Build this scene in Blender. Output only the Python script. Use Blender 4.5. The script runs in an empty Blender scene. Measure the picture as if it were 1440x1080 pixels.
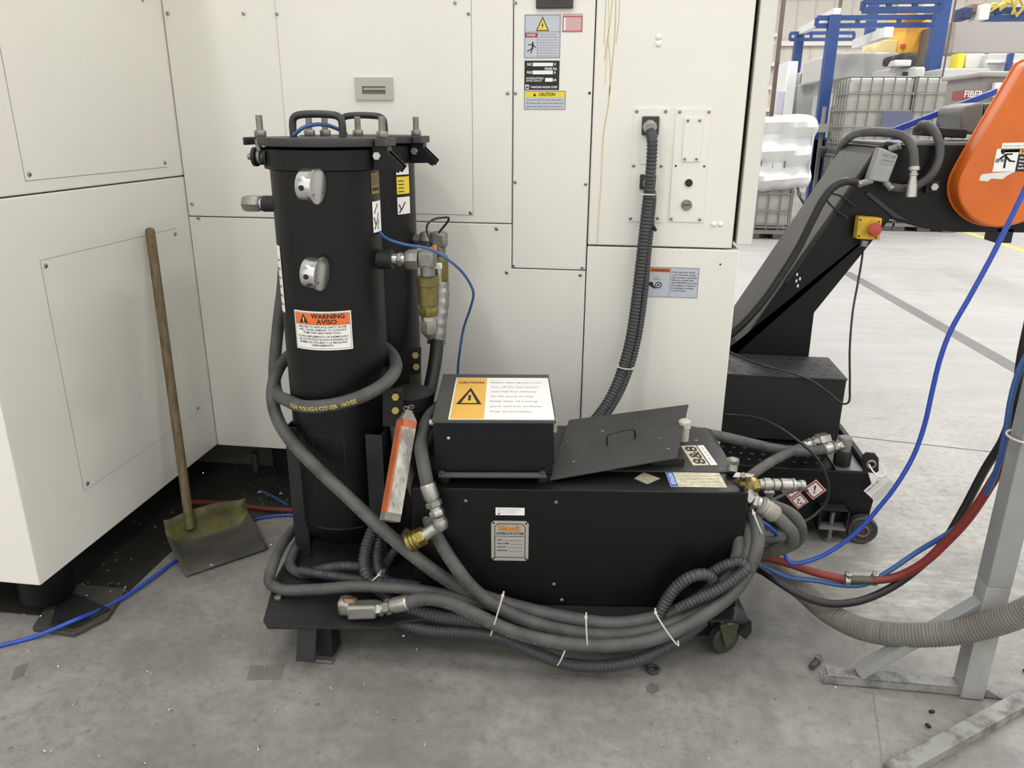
import bpy, bmesh, math, random
import numpy as np
from mathutils import Vector as V, Matrix
random.seed(7)
C = bpy.context.scene.collection
PI = math.pi
# ------------------------------------------------------------------ camera model (1440x1080 photograph)
F = 1080.0
CAMH = 1.5
def _axes():
    d = np.array([(872.5-720)/F, (172.5-540)/F, 1.0]); d /= np.linalg.norm(d)
    v = np.array([(697-720)/F, (3700-540)/F, 1.0]); v -= d*v.dot(d); v /= np.linalg.norm(v)
    r = np.cross(v, d)
    if r[0] < 0: r = -r
    return np.array([r, d, -v])
RW = _axes()
def W(px, py, y=None, z=None, x=None):
    """point of the place seen at pixel (px,py) on a plane y=, z= or x="""
    w = RW @ np.array([(px-720)/F, (py-540)/F, 1.0])
    if y is not None: t = y/w[1]
    elif z is not None: t = (z-CAMH)/w[2]
    else: t = x/w[0]
    return V((t*w[0], t*w[1], CAMH+t*w[2]))
def PP(pts, y=None):
    out = []
    for p in pts:
        if len(p) == 3: out.append(W(p[0], p[1], y=p[2]))
        else: out.append(W(p[0], p[1], y=y))
    return out
cam_d = bpy.data.cameras.new('camera'); cam_d.sensor_width = 36; cam_d.lens = 36*F/1440; cam_d.clip_start = .02; cam_d.clip_end = 200
cam = bpy.data.objects.new('camera', cam_d); C.objects.link(cam)
rt, dn, fw = RW[:,0], RW[:,1], RW[:,2]
M = Matrix(((rt[0], -dn[0], -fw[0], 0), (rt[1], -dn[1], -fw[1], 0), (rt[2], -dn[2], -fw[2], CAMH), (0,0,0,1)))
cam.matrix_world = M
bpy.context.scene.camera = cam
# ------------------------------------------------------------------ materials
def lin(c):
    if isinstance(c, str):
        c = c.lstrip('#'); c = [int(c[i:i+2], 16)/255 for i in (0,2,4)]
    return [x/12.92 if x <= .04045 else ((x+.055)/1.055)**2.4 for x in c]
MATS = {}
def mat(name, col, rough=.5, metal=0.0, var=0.0, scale=6.0, col2=None, bump=0.0, bscale=60.0, spec=.5, thr=None, emit=None, coat=0.0, stretch=None, trans=0.0):
    if name in MATS: return MATS[name]
    m = bpy.data.materials.new(name); m.use_nodes = True
    nt = m.node_tree; b = nt.nodes['Principled BSDF']
    c = lin(col)
    b.inputs['Base Color'].default_value = (*c, 1); b.inputs['Roughness'].default_value = rough; b.inputs['Metallic'].default_value = metal
    b.inputs['Specular IOR Level'].default_value = spec
    if coat: b.inputs['Coat Weight'].default_value = coat
    if trans: b.inputs['Transmission Weight'].default_value = trans
    if emit: b.inputs['Emission Color'].default_value = (*lin(emit[0]), 1); b.inputs['Emission Strength'].default_value = emit[1]
    if var or bump or col2:
        g = nt.nodes.new('ShaderNodeNewGeometry')
        mp = nt.nodes.new('ShaderNodeMapping'); nt.links.new(g.outputs['Position'], mp.inputs['Vector'])
        if stretch: mp.inputs['Scale'].default_value = stretch
    if var or col2:
        n = nt.nodes.new('ShaderNodeTexNoise'); n.inputs['Scale'].default_value = scale; n.inputs['Detail'].default_value = 7; n.inputs['Roughness'].default_value = .62
        nt.links.new(mp.outputs[0], n.inputs['Vector'])
        r = nt.nodes.new('ShaderNodeValToRGB'); nt.links.new(n.outputs['Fac'], r.inputs['Fac'])
        lo, hi = thr or (.3, .7)
        r.color_ramp.elements[0].position = lo; r.color_ramp.elements[1].position = hi
        r.color_ramp.elements[0].color = (*(lin(col2) if col2 else [x*(1-var) for x in c]), 1)
        r.color_ramp.elements[1].color = (*([min(1, x*(1+var*.4)) for x in c]), 1)
        nt.links.new(r.outputs['Color'], b.inputs['Base Color'])
    if bump:
        n2 = nt.nodes.new('ShaderNodeTexNoise'); n2.inputs['Scale'].default_value = bscale; n2.inputs['Detail'].default_value = 4
        nt.links.new(mp.outputs[0], n2.inputs['Vector'])
        bp = nt.nodes.new('ShaderNodeBump'); bp.inputs['Strength'].default_value = bump; bp.inputs['Distance'].default_value = .004
        nt.links.new(n2.outputs['Fac'], bp.inputs['Height']); nt.links.new(bp.outputs[0], b.inputs['Normal'])
    MATS[name] = m
    return m
WHITE = mat('machine_white_paint', '#e3e1d9', .38, var=.035, scale=1.7, bump=.02, bscale=25)
WHITE2 = mat('machine_white_edge', '#d9d7cf', .4)
SEAM = mat('panel_seam_grey', '#8a8780', .7)
GAP = mat('panel_gap_dark', '#2a2825', .8)
BLK = mat('black_enamel', '#0a0b0d', .4, var=.12, scale=5, bump=.03, bscale=40, spec=.3)
BLK2 = mat('black_enamel_dusty', '#222325', .5, var=.22, scale=9, col2='#19191b', spec=.4)
BLKTOP = mat('black_top_dusty', '#323232', .55, var=.25, scale=12)
BLK3 = mat('black_flat_steel', '#111112', .6)
NAVYBLK = mat('blue_black_box', '#0e1317', .4, spec=.25)
RUB = mat('hose_rubber', '#535352', .6, var=.3, scale=14, col2='#393837', bump=.05, bscale=90)
RUBD = mat('hose_rubber_dusty', '#605f5a', .7, var=.25, scale=11, col2='#47463f')
LOOM = mat('corrugated_loom', '#3a3b3e', .48, var=.15, scale=9)
CABLE = mat('black_cable', '#1d1d1e', .45)
GDUCT = mat('grey_duct', '#74716a', .7, var=.25, scale=10)
STEEL = mat('zinc_steel', '#b9b8b2', .33, .9, var=.25, scale=30)
STEELD = mat('dull_steel', '#8d8c86', .45, .75, var=.3, scale=30)
CHROME = mat('bright_chrome', '#cfd0d0', .2, .95)
BRASS = mat('brass_fitting', '#9a8a4c', .35, .85, var=.3, scale=40)
BRASSD = mat('olive_brass', '#7a7043', .45, .7, var=.3, scale=40)
FOIL = mat('foil_wrap', '#8e8e8d', .34, .9, bump=.9, bscale=45)
BLUE = mat('blue_air_hose', '#2a4aa8', .35)
BLUED = mat('blue_tube_dull', '#34588f', .4)
RED = mat('red_hose', '#7c2a22', .5, var=.2, scale=12)
REDD = mat('dark_red_hose', '#6a2a22', .6)
ORANGE = mat('orange_cover', '#d2681a', .36, var=.16, scale=3.5, col2='#c25c16', bump=.03, bscale=20)
ORANGEP = mat('orange_paint_scuffed', '#b95a28', .6, var=.35, scale=30, col2='#8f553a')
GREYW = mat('scuffed_white', '#b5b2a8', .65, var=.4, scale=30, col2='#77756e', stretch=(1,1,.2), thr=(.38,.6))
GREYD = mat('grey_end_cap', '#77746d', .7, var=.3, scale=40)
GSTAND = mat('grey_painted_steel', '#8f9190', .5, var=.12, scale=8)
GRAIL = mat('scuffed_rail', '#84847f', .55, var=.3, scale=22, col2='#5c5b55', thr=(.35,.55))
WOOD = mat('worn_wood_handle', '#7b6a4a', .65, var=.4, scale=12, col2='#544733', stretch=(8,8,.6))
SCOOP = mat('dirty_scoop', '#4a4840', .6, var=.35, scale=9, col2='#35342f')
SCOOPY = mat('scoop_grimy_yellow', '#66632e', .6, var=.4, scale=14, col2='#3b3a26')
PWHITE = mat('label_white', '#e9e8e4', .5)
PGREY = mat('label_silver', '#b9bdc6', .4, .2)
PGREY2 = mat('plate_champagne', '#b4b0a8', .4, .4)
INK = mat('ink_black', '#191919', .6)
INKG = mat('ink_grey', '#75767a', .6)
INKB = mat('ink_bluegrey', '#4a5570', .6)
PORA = mat('label_orange', '#e0702a', .5)
PORD = mat('logo_orange', '#c98536', .5)
PYEL = mat('label_yellow', '#e3cc3c', .5)
PRED = mat('label_red', '#9c3048', .5)
PREDB = mat('label_bright_red', '#b84038', .5)
PPINK = mat('label_pink', '#c9a6a6', .5)
PBLUE = mat('label_blue', '#3c62b4', .5)
PCREAM = mat('label_cream_worn', '#cfc7ab', .55, var=.2, scale=60, col2='#a59f86')
PAMB = mat('label_amber', '#e0ae4e', .5)
RUST = mat('tan_stain', '#c8b68e', .7)
RUST2 = mat('pale_stain', '#d6cbae', .7)
TIEW = mat('nylon_tie', '#c9c6b8', .5)
YELE = mat('estop_yellow', '#c9a52a', .5, var=.25, scale=30, col2='#a8891f')
REDB = mat('estop_red', '#a8432e', .45)
ALU = mat('cast_aluminium', '#9a9a97', .45, .35, var=.12, scale=20)
GLASSF = mat('gauge_face', '#8c8f92', .2, .2)
MAT_DRIP = mat('oily_shaded_plate', '#2f2f2c', .4, var=.4, scale=9, col2='#1f1f1d')
# ------------------------------------------------------------------ mesh builder
WL = {}
class MB:
    def __init__(s): s.bm = bmesh.new(); s.ms = []
    def mi(s, m):
        if m not in s.ms: s.ms.append(m)
        return s.ms.index(m)
    def raw(s, vs, fs, m):
        k = s.mi(m); bv = [s.bm.verts.new(v) for v in vs]; out = []
        for f in fs:
            try:
                q = s.bm.faces.new([bv[i] for i in f]); q.material_index = k; q.smooth = True; out.append(q)
            except ValueError: pass
        return bv, out
    def hexa(s, p, m, bev=0):
        bv, fs = s.raw(p, [(3,2,1,0),(4,5,6,7),(0,1,5,4),(1,2,6,5),(2,3,7,6),(3,0,4,7)], m)
        for f in fs: f.smooth = False
        if bev:
            s._bev(fs, bev, m, True)
    def _bev(s, fs, bev, m, flat):
        for f in fs: f.normal_update()
        ns = [f.normal.copy() for f in fs]; es = list({e for f in fs for e in f.edges}); k = s.mi(m)
        r = bmesh.ops.bevel(s.bm, geom=es, offset=bev, segments=2, affect='EDGES', profile=.5, clamp_overlap=True)
        for f in r['faces']:
            f.material_index = k; f.normal_update(); f.smooth = not (flat and any(abs(f.normal.dot(n)) > .9995 for n in ns))
    def box(s, c, d, m, rot=None, bev=0):
        c = V(c); h = [x/2 for x in d]
        p = [V((a*h[0], b*h[1], e*h[2])) for e in (-1,1) for a,b in ((-1,-1),(1,-1),(1,1),(-1,1))]
        if rot is not None: p = [rot @ q for q in p]
        s.hexa([c+q for q in p], m, bev)
    def bb(s, x0, x1, y0, y1, z0, z1, m, bev=0): s.box(((x0+x1)/2,(y0+y1)/2,(z0+z1)/2), (x1-x0,y1-y0,z1-z0), m, None, bev)
    def prism(s, pts, vec, m, bev=0):
        pts = [V(p) for p in pts]; vec = V(vec); n = len(pts)
        bv, fs = s.raw(pts+[p+vec for p in pts], [tuple(range(n))[::-1], tuple(range(n,2*n))]+[(i,(i+1)%n,(i+1)%n+n,i+n) for i in range(n)], m)
        for i, f in enumerate(fs): f.smooth = i > 1 and n > 12
        if bev:
            s._bev(fs if n <= 12 else fs, bev, m, n <= 12)
    def frame(s, ax):
        ax = V(ax).normalized(); a = V((0,0,1)) if abs(ax.z) < .9 else V((1,0,0))
        u = ax.cross(a).normalized(); return u, ax.cross(u).normalized(), ax
    def lathe(s, o, ax, prof, m, seg=24, cap=True, ph=0.0):
        """prof: list of (radius, height) along ax"""
        o = V(o); u, w, ax = s.frame(ax); vs = []; fs = []
        for r, h in prof:
            for i in range(seg):
                a = 2*PI*i/seg+ph; vs.append(o+ax*h+(u*math.cos(a)+w*math.sin(a))*r)
        for j in range(len(prof)-1):
            for i in range(seg):
                i2 = (i+1)%seg; fs.append((j*seg+i, j*seg+i2, (j+1)*seg+i2, (j+1)*seg+i))
        if cap:
            fs.append(tuple(range(seg))[::-1]); fs.append(tuple(range((len(prof)-1)*seg, len(prof)*seg)))
        s.raw(vs, fs, m)
    def cyl(s, a, b, r, m, seg=20, r2=None, ph=0.0):
        a = V(a); b = V(b); L = (b-a).length
        s.lathe(a, b-a, [(r,0),(r if r2 is None else r2, L)], m, seg, True, ph)
    def hexn(s, a, b, r, m):
        a = V(a); b = V(b); L = (b-a).length; c = min(.18*r, L*.2)
        s.lathe(a, b-a, [(r*.86,0),(r,c),(r,L-c),(r*.86,L)], m, 6)
    def dome(s, o, n, r, h, m, seg=12):
        s.lathe(o, n, [(r,0),(r*.92,h*.45),(r*.6,h*.85),(r*.2,h)], m, seg)
    def torus(s, o, ax, R, r, m, seg=28, k=10):
        u, w, ax = s.frame(ax); s.tube([V(o)+(u*math.cos(2*PI*i/seg)+w*math.sin(2*PI*i/seg))*R for i in range(seg)], r, m, k, closed=True, raw=True)
    def tube(s, pts, r, m, seg=12, closed=False, raw=False, corr=None, step=None, cap=True, flat=1.0, cd=.87):
        pts = [V(p) for p in pts]
        if not raw: pts = spline(pts, step or max(.012, r*.6))
        if corr: pts = resample(pts, corr/4)
        n = len(pts); tang = []
        for i in range(n):
            if closed: t = pts[(i+1)%n]-pts[i-1]
            else: t = pts[min(i+1,n-1)]-pts[max(i-1,0)]
            tang.append(t.normalized())
        u = s.frame(tang[0])[0]; vs = []; fs = []
        for i in range(n):
            u = (u-tang[i]*u.dot(tang[i])).normalized(); w = tang[i].cross(u)
            rr = r
            if corr: rr = (r, r, r*cd, r*cd)[i%4]
            for k in range(seg):
                a = 2*PI*k/seg; vs.append(pts[i]+(u*math.cos(a)+w*math.sin(a)*flat)*rr)
        N = n if closed else n-1
        for i in range(N):
            for k in range(seg):
                k2 = (k+1)%seg; i2 = (i+1)%n; fs.append((i*seg+k, i*seg+k2, i2*seg+k2, i2*seg+k))
        if not closed and cap: fs.append(tuple(range(seg))[::-1]); fs.append(tuple(range((n-1)*seg, n*seg)))
        s.raw(vs, fs, m)
        return pts
    def bar(s, a, b, wv, hv, m, bev=0):
        """rectangular bar from a to b, wv/hv full cross vectors"""
        a = V(a); b = V(b); wv = V(wv)/2; hv = V(hv)/2
        s.hexa([a-wv-hv, a+wv-hv, a+wv+hv, a-wv+hv, b-wv-hv, b+wv-hv, b+wv+hv, b-wv+hv], m, bev)
    def build(s, name, parent=None, sharp=38, fixn=True, **props):
        if fixn: bmesh.ops.recalc_face_normals(s.bm, faces=s.bm.faces[:])
        me = bpy.data.meshes.new(name)
        lo = V((1e9,)*3); hi = V((-1e9,)*3)
        for v in s.bm.verts:
            for i in range(3): lo[i] = min(lo[i], v.co[i]); hi[i] = max(hi[i], v.co[i])
        c = (lo+hi)/2
        if parent is None: c.z = lo.z
        bmesh.ops.translate(s.bm, verts=s.bm.verts[:], vec=-c)
        s.bm.to_mesh(me); s.bm.free()
        for m in s.ms: me.materials.append(m)
        fl = np.zeros(len(me.polygons), dtype=bool); me.polygons.foreach_get('use_smooth', fl)
        me.set_sharp_from_angle(angle=math.radians(sharp)); me.polygons.foreach_set('use_smooth', fl)
        o = bpy.data.objects.new(name, me); C.objects.link(o); place(o, c, parent)
        for k, v in props.items(): o[k] = v
        return o
def place(o, c, parent=None):
    o.location = c; WL[o.name] = V(c)
    if parent is not None:
        o.parent = parent; o.matrix_parent_inverse = Matrix.Translation(-WL[parent.name])
def thing(name, loc, label, cat, group=None):
    o = bpy.data.objects.new(name, None); o.empty_display_size = .1; C.objects.link(o); place(o, V(loc))
    o['label'] = label; o['category'] = cat
    if group: o['group'] = group
    return o
def P(label, cat, group=None, kind=None):
    d = dict(label=label, category=cat)
    if group: d['group'] = group
    if kind: d['kind'] = kind
    return d
def dup(o, loc, parent=None, label=None):
    n = o.copy(); C.objects.link(n); n.parent = None; n.matrix_parent_inverse = Matrix.Identity(4); place(n, V(loc), parent)
    if label: n['label'] = label
    return n
def spline(pts, step):
    if len(pts) == 2: return [pts[0], pts[1]]
    ext = [pts[0]*2-pts[1]]+pts+[pts[-1]*2-pts[-2]]; out = []
    for i in range(1, len(ext)-2):
        p0, p1, p2, p3 = ext[i-1:i+3]
        t0 = 0; t1 = max(1e-4, (p1-p0).length**.5); t2 = t1+max(1e-4, (p2-p1).length**.5); t3 = t2+max(1e-4, (p3-p2).length**.5)
        n = max(2, int((p2-p1).length/step))
        for k in range(n):
            t = t1+(t2-t1)*k/n
            a1 = p0*((t1-t)/(t1-t0))+p1*((t-t0)/(t1-t0)); a2 = p1*((t2-t)/(t2-t1))+p2*((t-t1)/(t2-t1)); a3 = p2*((t3-t)/(t3-t2))+p3*((t-t2)/(t3-t2))
            b1 = a1*((t2-t)/(t2-t0))+a2*((t-t0)/(t2-t0)); b2 = a2*((t3-t)/(t3-t1))+a3*((t-t1)/(t3-t1))
            out.append(b1*((t2-t)/(t2-t1))+b2*((t-t1)/(t2-t1)))
    out.append(pts[-1]); return out
def resample(pts, d):
    out = [pts[0]]; acc = 0
    for i in range(1, len(pts)):
        a = pts[i-1]; b = pts[i]; L = (b-a).length; 
        if L < 1e-7: continue
        t = d-acc
        while t <= L: out.append(a.lerp(b, t/L)); t += d
        acc = L-(t-d)
    return out
# flat (or wrapped) printed labels; local metres x right, y up, l = lift
_glyph = {}
def glyphs(txt, bold):
    k = (txt, bold)
    if k not in _glyph:
        cu = bpy.data.curves.new('t', 'FONT'); cu.body = txt; cu.size = 1; cu.resolution_u = 2; cu.offset = bold
        ob = bpy.data.objects.new('t', cu); me = ob.to_mesh()
        vs = [(v.co.x, v.co.y) for v in me.vertices]; fs = [tuple(p.vertices) for p in me.polygons]
        ob.to_mesh_clear(); bpy.data.objects.remove(ob); bpy.data.curves.remove(cu)
        _glyph[k] = (vs, fs)
    return _glyph[k]
class Decal(MB):
    def __init__(s, o, ux, uy, fn=None, nseg=1):
        super().__init__(); s.o = V(o); s.ux = V(ux).normalized(); s.uy = V(uy).normalized(); s.n = s.ux.cross(s.uy).normalized(); s.fn = fn; s.ns = nseg
    def q(s, x, y, l):
        if s.fn: return s.fn(x, y, l)
        return s.o+s.ux*x+s.uy*y+s.n*l
    def rect(s, x0, y0, x1, y1, m, l=.0004):
        vs = []; fs = []
        for i in range(s.ns+1):
            x = x0+(x1-x0)*i/s.ns; vs += [s.q(x, y0, l), s.q(x, y1, l)]
            if i: fs.append((2*i-2, 2*i, 2*i+1, 2*i-1))
        s.raw(vs, fs, m)
    def slab(s, x0, y0, x1, y1, m, t=.0015, l=0):
        if s.fn: return s.rect(x0, y0, x1, y1, m, t)
        a = [s.q(x0,y0,l), s.q(x1,y0,l), s.q(x1,y1,l), s.q(x0,y1,l)]; s.hexa(a+[p+s.n*t for p in a], m)
    def poly(s, pts, m, l=.0004): s.raw([s.q(x, y, l) for x, y in pts], [tuple(range(len(pts)))], m)
    def disc(s, x, y, r, m, l=.0004, n=16): s.poly([(x+r*math.cos(2*PI*i/n), y+r*math.sin(2*PI*i/n)) for i in range(n)], m, l)
    def line(s, x0, y0, x1, y1, w, m, l=.0004):
        d = V((x1-x0, y1-y0, 0)); k = V((-d.y, d.x, 0)).normalized()*w/2
        s.poly([(x0-k.x, y0-k.y), (x1-k.x, y1-k.y), (x1+k.x, y1+k.y), (x0+k.x, y0+k.y)], m, l)
    def border(s, x0, y0, x1, y1, w, m, l=.0004):
        s.rect(x0,y0,x1,y0+w,m,l); s.rect(x0,y1-w,x1,y1,m,l); s.rect(x0,y0,x0+w,y1,m,l); s.rect(x1-w,y0,x1,y1,m,l)
    def text(s, t, x, y, h, m, align='l', width=None, bold=.0, l=.0008):
        vs, fs = glyphs(t, bold)
        if not vs: return
        xs = [v[0] for v in vs]; x0, x1 = min(xs), max(xs); k = h/.7; kx = k
        if width: kx = width/(x1-x0)
        off = {'l': x-x0*kx, 'c': x-(x0+x1)/2*kx, 'r': x-x1*kx}[align]
        s.raw([s.q(off+a*kx, y+b*k, l) for a, b in vs], fs, m)
    def build(s, name, parent=None, **k): return super().build(name, parent, fixn=False, **k)
SCM = {}
def screw(parent, p, n, r=.0065, m=None, name='screw'):
    n = V(n).normalized(); key = (tuple(round(x,3) for x in n), r, m.name if m else '')
    if key not in SCM:
        b = MB(); b.lathe(p, n, [(r*1.25,0),(r*1.25,.0012),(r,.0013),(r*.95,.0035),(r*.6,.0048),(r*.1,.005)], m or STEEL, 14)
        u, w, _ = b.frame(n); q = V(p)+n*.0046
        b.bar(q-u*r*.55, q+u*r*.55, w*r*.3, n*.001, INK); b.bar(q-w*r*.55, q+w*r*.55, u*r*.3, n*.001, INK)
        o = b.build(name, parent); SCM[key] = (o, V(p)); return o
    o, p0 = SCM[key]
    return dup(o, WL[o.name]+V(p)-p0, parent)
# ------------------------------------------------------------------ setting
def floor_mat():
    m = bpy.data.materials.new('concrete_floor'); m.use_nodes = True; nt = m.node_tree; b = nt.nodes['Principled BSDF']; L = nt.links
    g = nt.nodes.new('ShaderNodeNewGeometry')
    def noise(sc, det=8, ro=.6, st=None):
        n = nt.nodes.new('ShaderNodeTexNoise'); n.inputs['Scale'].default_value = sc; n.inputs['Detail'].default_value = det; n.inputs['Roughness'].default_value = ro
        if st:
            mp = nt.nodes.new('ShaderNodeMapping'); mp.inputs['Scale'].default_value = st; L.new(g.outputs['Position'], mp.inputs[0]); L.new(mp.outputs[0], n.inputs['Vector'])
        else: L.new(g.outputs['Position'], n.inputs['Vector'])
        return n
    def ramp(src, stops):
        r = nt.nodes.new('ShaderNodeValToRGB'); L.new(src, r.inputs[0]); e = r.color_ramp.elements
        while len(e) < len(stops): e.new(.5)
        for i, (p, c) in enumerate(stops): e[i].position = p; e[i].color = (*lin(c), 1) if isinstance(c, str) else (c, c, c, 1)
        return r
    def mix(a, c, f, mode='MIX'):
        x = nt.nodes.new('ShaderNodeMix'); x.data_type = 'RGBA'; x.blend_type = mode; 
        if isinstance(f, float): x.inputs[0].default_value = f
        else: L.new(f, x.inputs[0])
        L.new(a, x.inputs[6])
        if isinstance(c, str): x.inputs[7].default_value = (*lin(c), 1)
        else: L.new(c, x.inputs[7])
        return x.outputs[2]
    base = ramp(noise(1.1).outputs[0], [(.27,'#75736f'), (.42,'#94928c'), (.56,'#a5a29c'), (.75,'#bfbdb6')])
    fine = ramp(noise(30, 10, .78).outputs[0], [(.3,.42), (.5,1.0), (.72,1.4)])
    col = mix(base.outputs[0], fine.outputs[0], .8, 'MULTIPLY')
    # broad scuffs and thin scratches
    sc1 = ramp(noise(5.5, 12, .8).outputs[0], [(.52,0.0), (.66,.55)]); col = mix(col, '#b6b5b2', sc1.outputs[0])
    sc2 = ramp(noise(7, 12, .78).outputs[0], [(.33,.55), (.45,0.0)]); col = mix(col, '#5b5a58', sc2.outputs[0])
    def scratch(ang, st, thr):
        mp = nt.nodes.new('ShaderNodeMapping'); mp.inputs['Rotation'].default_value = (0,0,ang); mp.inputs['Scale'].default_value = st; L.new(g.outputs['Position'], mp.inputs[0])
        n = nt.nodes.new('ShaderNodeTexNoise'); n.inputs['Scale'].default_value = 6; n.inputs['Detail'].default_value = 2; L.new(mp.outputs[0], n.inputs['Vector'])
        return ramp(n.outputs[0], [(thr,0.0), (thr+.03,.5)]).outputs[0]
    for an, th in ((.5,.71),(-.9,.71),(1.9,.72)): col = mix(col, '#a5a5a2', scratch(an, (.9,26,1), th))
    # worn pale flecks
    fl = ramp(noise(16, 9, .72).outputs[0], [(.62,0.0), (.70,1.0)])
    reg = ramp(noise(.9, 3).outputs[0], [(.45,0.0), (.62,.75)])
    mm = nt.nodes.new('ShaderNodeMath'); mm.operation = 'MULTIPLY'; L.new(fl.outputs[0], mm.inputs[0]); L.new(reg.outputs[0], mm.inputs[1])
    col = mix(col, '#c4c3bf', mm.outputs[0])
    # scraped dusty patch beside the stand: a stretched streaky zone with its own outline
    sx = nt.nodes.new('ShaderNodeSeparateXYZ'); L.new(g.outputs['Position'], sx.inputs[0])
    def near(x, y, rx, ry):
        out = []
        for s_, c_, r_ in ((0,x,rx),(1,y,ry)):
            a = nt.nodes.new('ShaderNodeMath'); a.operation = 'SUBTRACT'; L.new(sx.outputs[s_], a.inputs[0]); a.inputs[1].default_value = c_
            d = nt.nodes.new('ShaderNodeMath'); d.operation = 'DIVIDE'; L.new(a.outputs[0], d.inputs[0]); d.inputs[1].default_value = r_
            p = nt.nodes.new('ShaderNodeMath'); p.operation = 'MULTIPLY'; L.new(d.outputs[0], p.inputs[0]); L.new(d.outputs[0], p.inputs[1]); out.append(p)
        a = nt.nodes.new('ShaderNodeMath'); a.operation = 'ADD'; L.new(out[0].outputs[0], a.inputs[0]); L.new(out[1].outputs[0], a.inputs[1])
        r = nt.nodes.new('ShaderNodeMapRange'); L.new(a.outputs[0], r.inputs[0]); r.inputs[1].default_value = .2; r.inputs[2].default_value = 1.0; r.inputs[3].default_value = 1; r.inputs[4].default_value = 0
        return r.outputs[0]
    st = ramp(noise(9, 9, .7, (.7,2.2,1)).outputs[0], [(.47,0.0), (.62,1.0)])
    mm2 = nt.nodes.new('ShaderNodeMath'); mm2.operation = 'MULTIPLY'; L.new(st.outputs[0], mm2.inputs[0]); L.new(near(1.13, 2.42, .42, .42), mm2.inputs[1])
    col = mix(col, '#c6c5c1', mm2.outputs[0])
    # shade round the cart put into the floor colour, mixed with oil staining
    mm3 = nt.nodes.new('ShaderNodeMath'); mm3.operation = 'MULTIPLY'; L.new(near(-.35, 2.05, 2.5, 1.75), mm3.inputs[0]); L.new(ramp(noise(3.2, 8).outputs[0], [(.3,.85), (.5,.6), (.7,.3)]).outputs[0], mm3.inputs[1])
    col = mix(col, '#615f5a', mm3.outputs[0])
    # paler far aisle: its brighter light is put into the floor colour
    far = nt.nodes.new('ShaderNodeMapRange'); L.new(sx.outputs[1], far.inputs[0]); far.inputs[1].default_value = 3.0; far.inputs[2].default_value = 5.0; far.inputs[3].default_value = 0; far.inputs[4].default_value = .8
    col = mix(col, ramp(noise(2.0, 8, .6, (.5,3,1)).outputs[0], [(.3,'#959391'), (.7,'#a6a4a1')]).outputs[0], far.outputs[0])
    L.new(col, b.inputs['Base Color'])
    rr = ramp(noise(4, 6).outputs[0], [(.3,.42), (.7,.6)]); L.new(rr.outputs[0], b.inputs['Roughness'])
    bp = nt.nodes.new('ShaderNodeBump'); bp.inputs['Strength'].default_value = .12; bp.inputs['Distance'].default_value = .003; L.new(noise(55, 8, .7).outputs[0], bp.inputs['Height']); L.new(bp.outputs[0], b.inputs['Normal'])
    return m
FLOOR = floor_mat()
b = MB(); b.raw([V((-14,-6,0)), V((22,-6,0)), V((22,31,0)), V((-14,31,0))], [(0,1,2,3)], FLOOR); floor = b.build('floor', kind='structure')
JOINT = mat('saw_cut_joint', '#4a4843', .8); BAND = mat('worn_dark_band', '#6e6b67', .6, var=.2, scale=20); YLINE = mat('yellow_floor_paint', '#d8cc4e', .5, var=.12, scale=10)
def strip(a, c, w, m, name, h=.0012):
    a = V((a[0],a[1],0)); c = V((c[0],c[1],0)); k = (c-a).normalized(); k = V((-k.y,k.x,0))*w/2
    q = MB(); q.prism([a-k, c-k, c+k, a+k], (0,0,h), m); return q.build(name, floor)
strip((1.0,3.84), (3.6,3.42), .006, JOINT, 'control_joint')
strip((.80,1.98), (.66,1.3), .003, mat('faint_joint','#7b7974',.8), 'control_joint')
strip((2.47,8.6), (2.66,4.6), .12, BAND, 'worn_band')
strip((5.17,13.2), (5.12,9.4), .10, YLINE, 'painted_line')
STN = mat('oil_stain', '#6e6c66', .45, var=.3, scale=14)
for pts in ([(352,936),(401,933),(396,955),(346,957)],[(908,966),(916,960),(926,963),(928,971),(918,976),(909,973)],[(22,938),(40,932),(34,950),(15,958)]):
    q = MB(); q.prism([W(x,y,z=.0004) for x,y in pts], (0,0,.0004), STN); q.build('stain', floor)
# hall walls: pale cladding
CLAD = mat('hall_cladding', '#cbc6bd', .6, var=.05, scale=2); CLADT = mat('hall_trim', '#dedad2', .5); CEIL = mat('hall_ceiling', '#bdbdb9', .8)
b = MB(); b.bb(-14, 22, 30, 30.3, 0, 9, CLAD)
for i in range(60): b.bb(-14+i*.6, -13.97+i*.6, 29.96, 30, 0, 9, CLAD)
b.build('wall_back', kind='structure')
b = MB(); b.bb(-14.3, -14, -6, 30.3, 0, 9, CLAD); b.build('wall_left', kind='structure')
b = MB(); b.bb(22, 22.3, -6, 30.3, 0, 9, CLAD); b.build('wall_right', kind='structure')
b = MB(); b.bb(-14.3, 22.3, -6.3, 30.3, 9, 9.2, CEIL); b.build('ceiling', kind='structure')
for i, (x0, x1, z0, z1) in enumerate([(9.0,9.6,0,6.2), (12.6,13.1,0,6.2), (-14,22,5.55,5.75), (-14,22,4.05,4.2)]):
    b = MB(); b.bb(x0, x1, 29.82, 29.97, z0, z1, CLADT); b.build('trim_%d' % (i+1), kind='structure')
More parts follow.
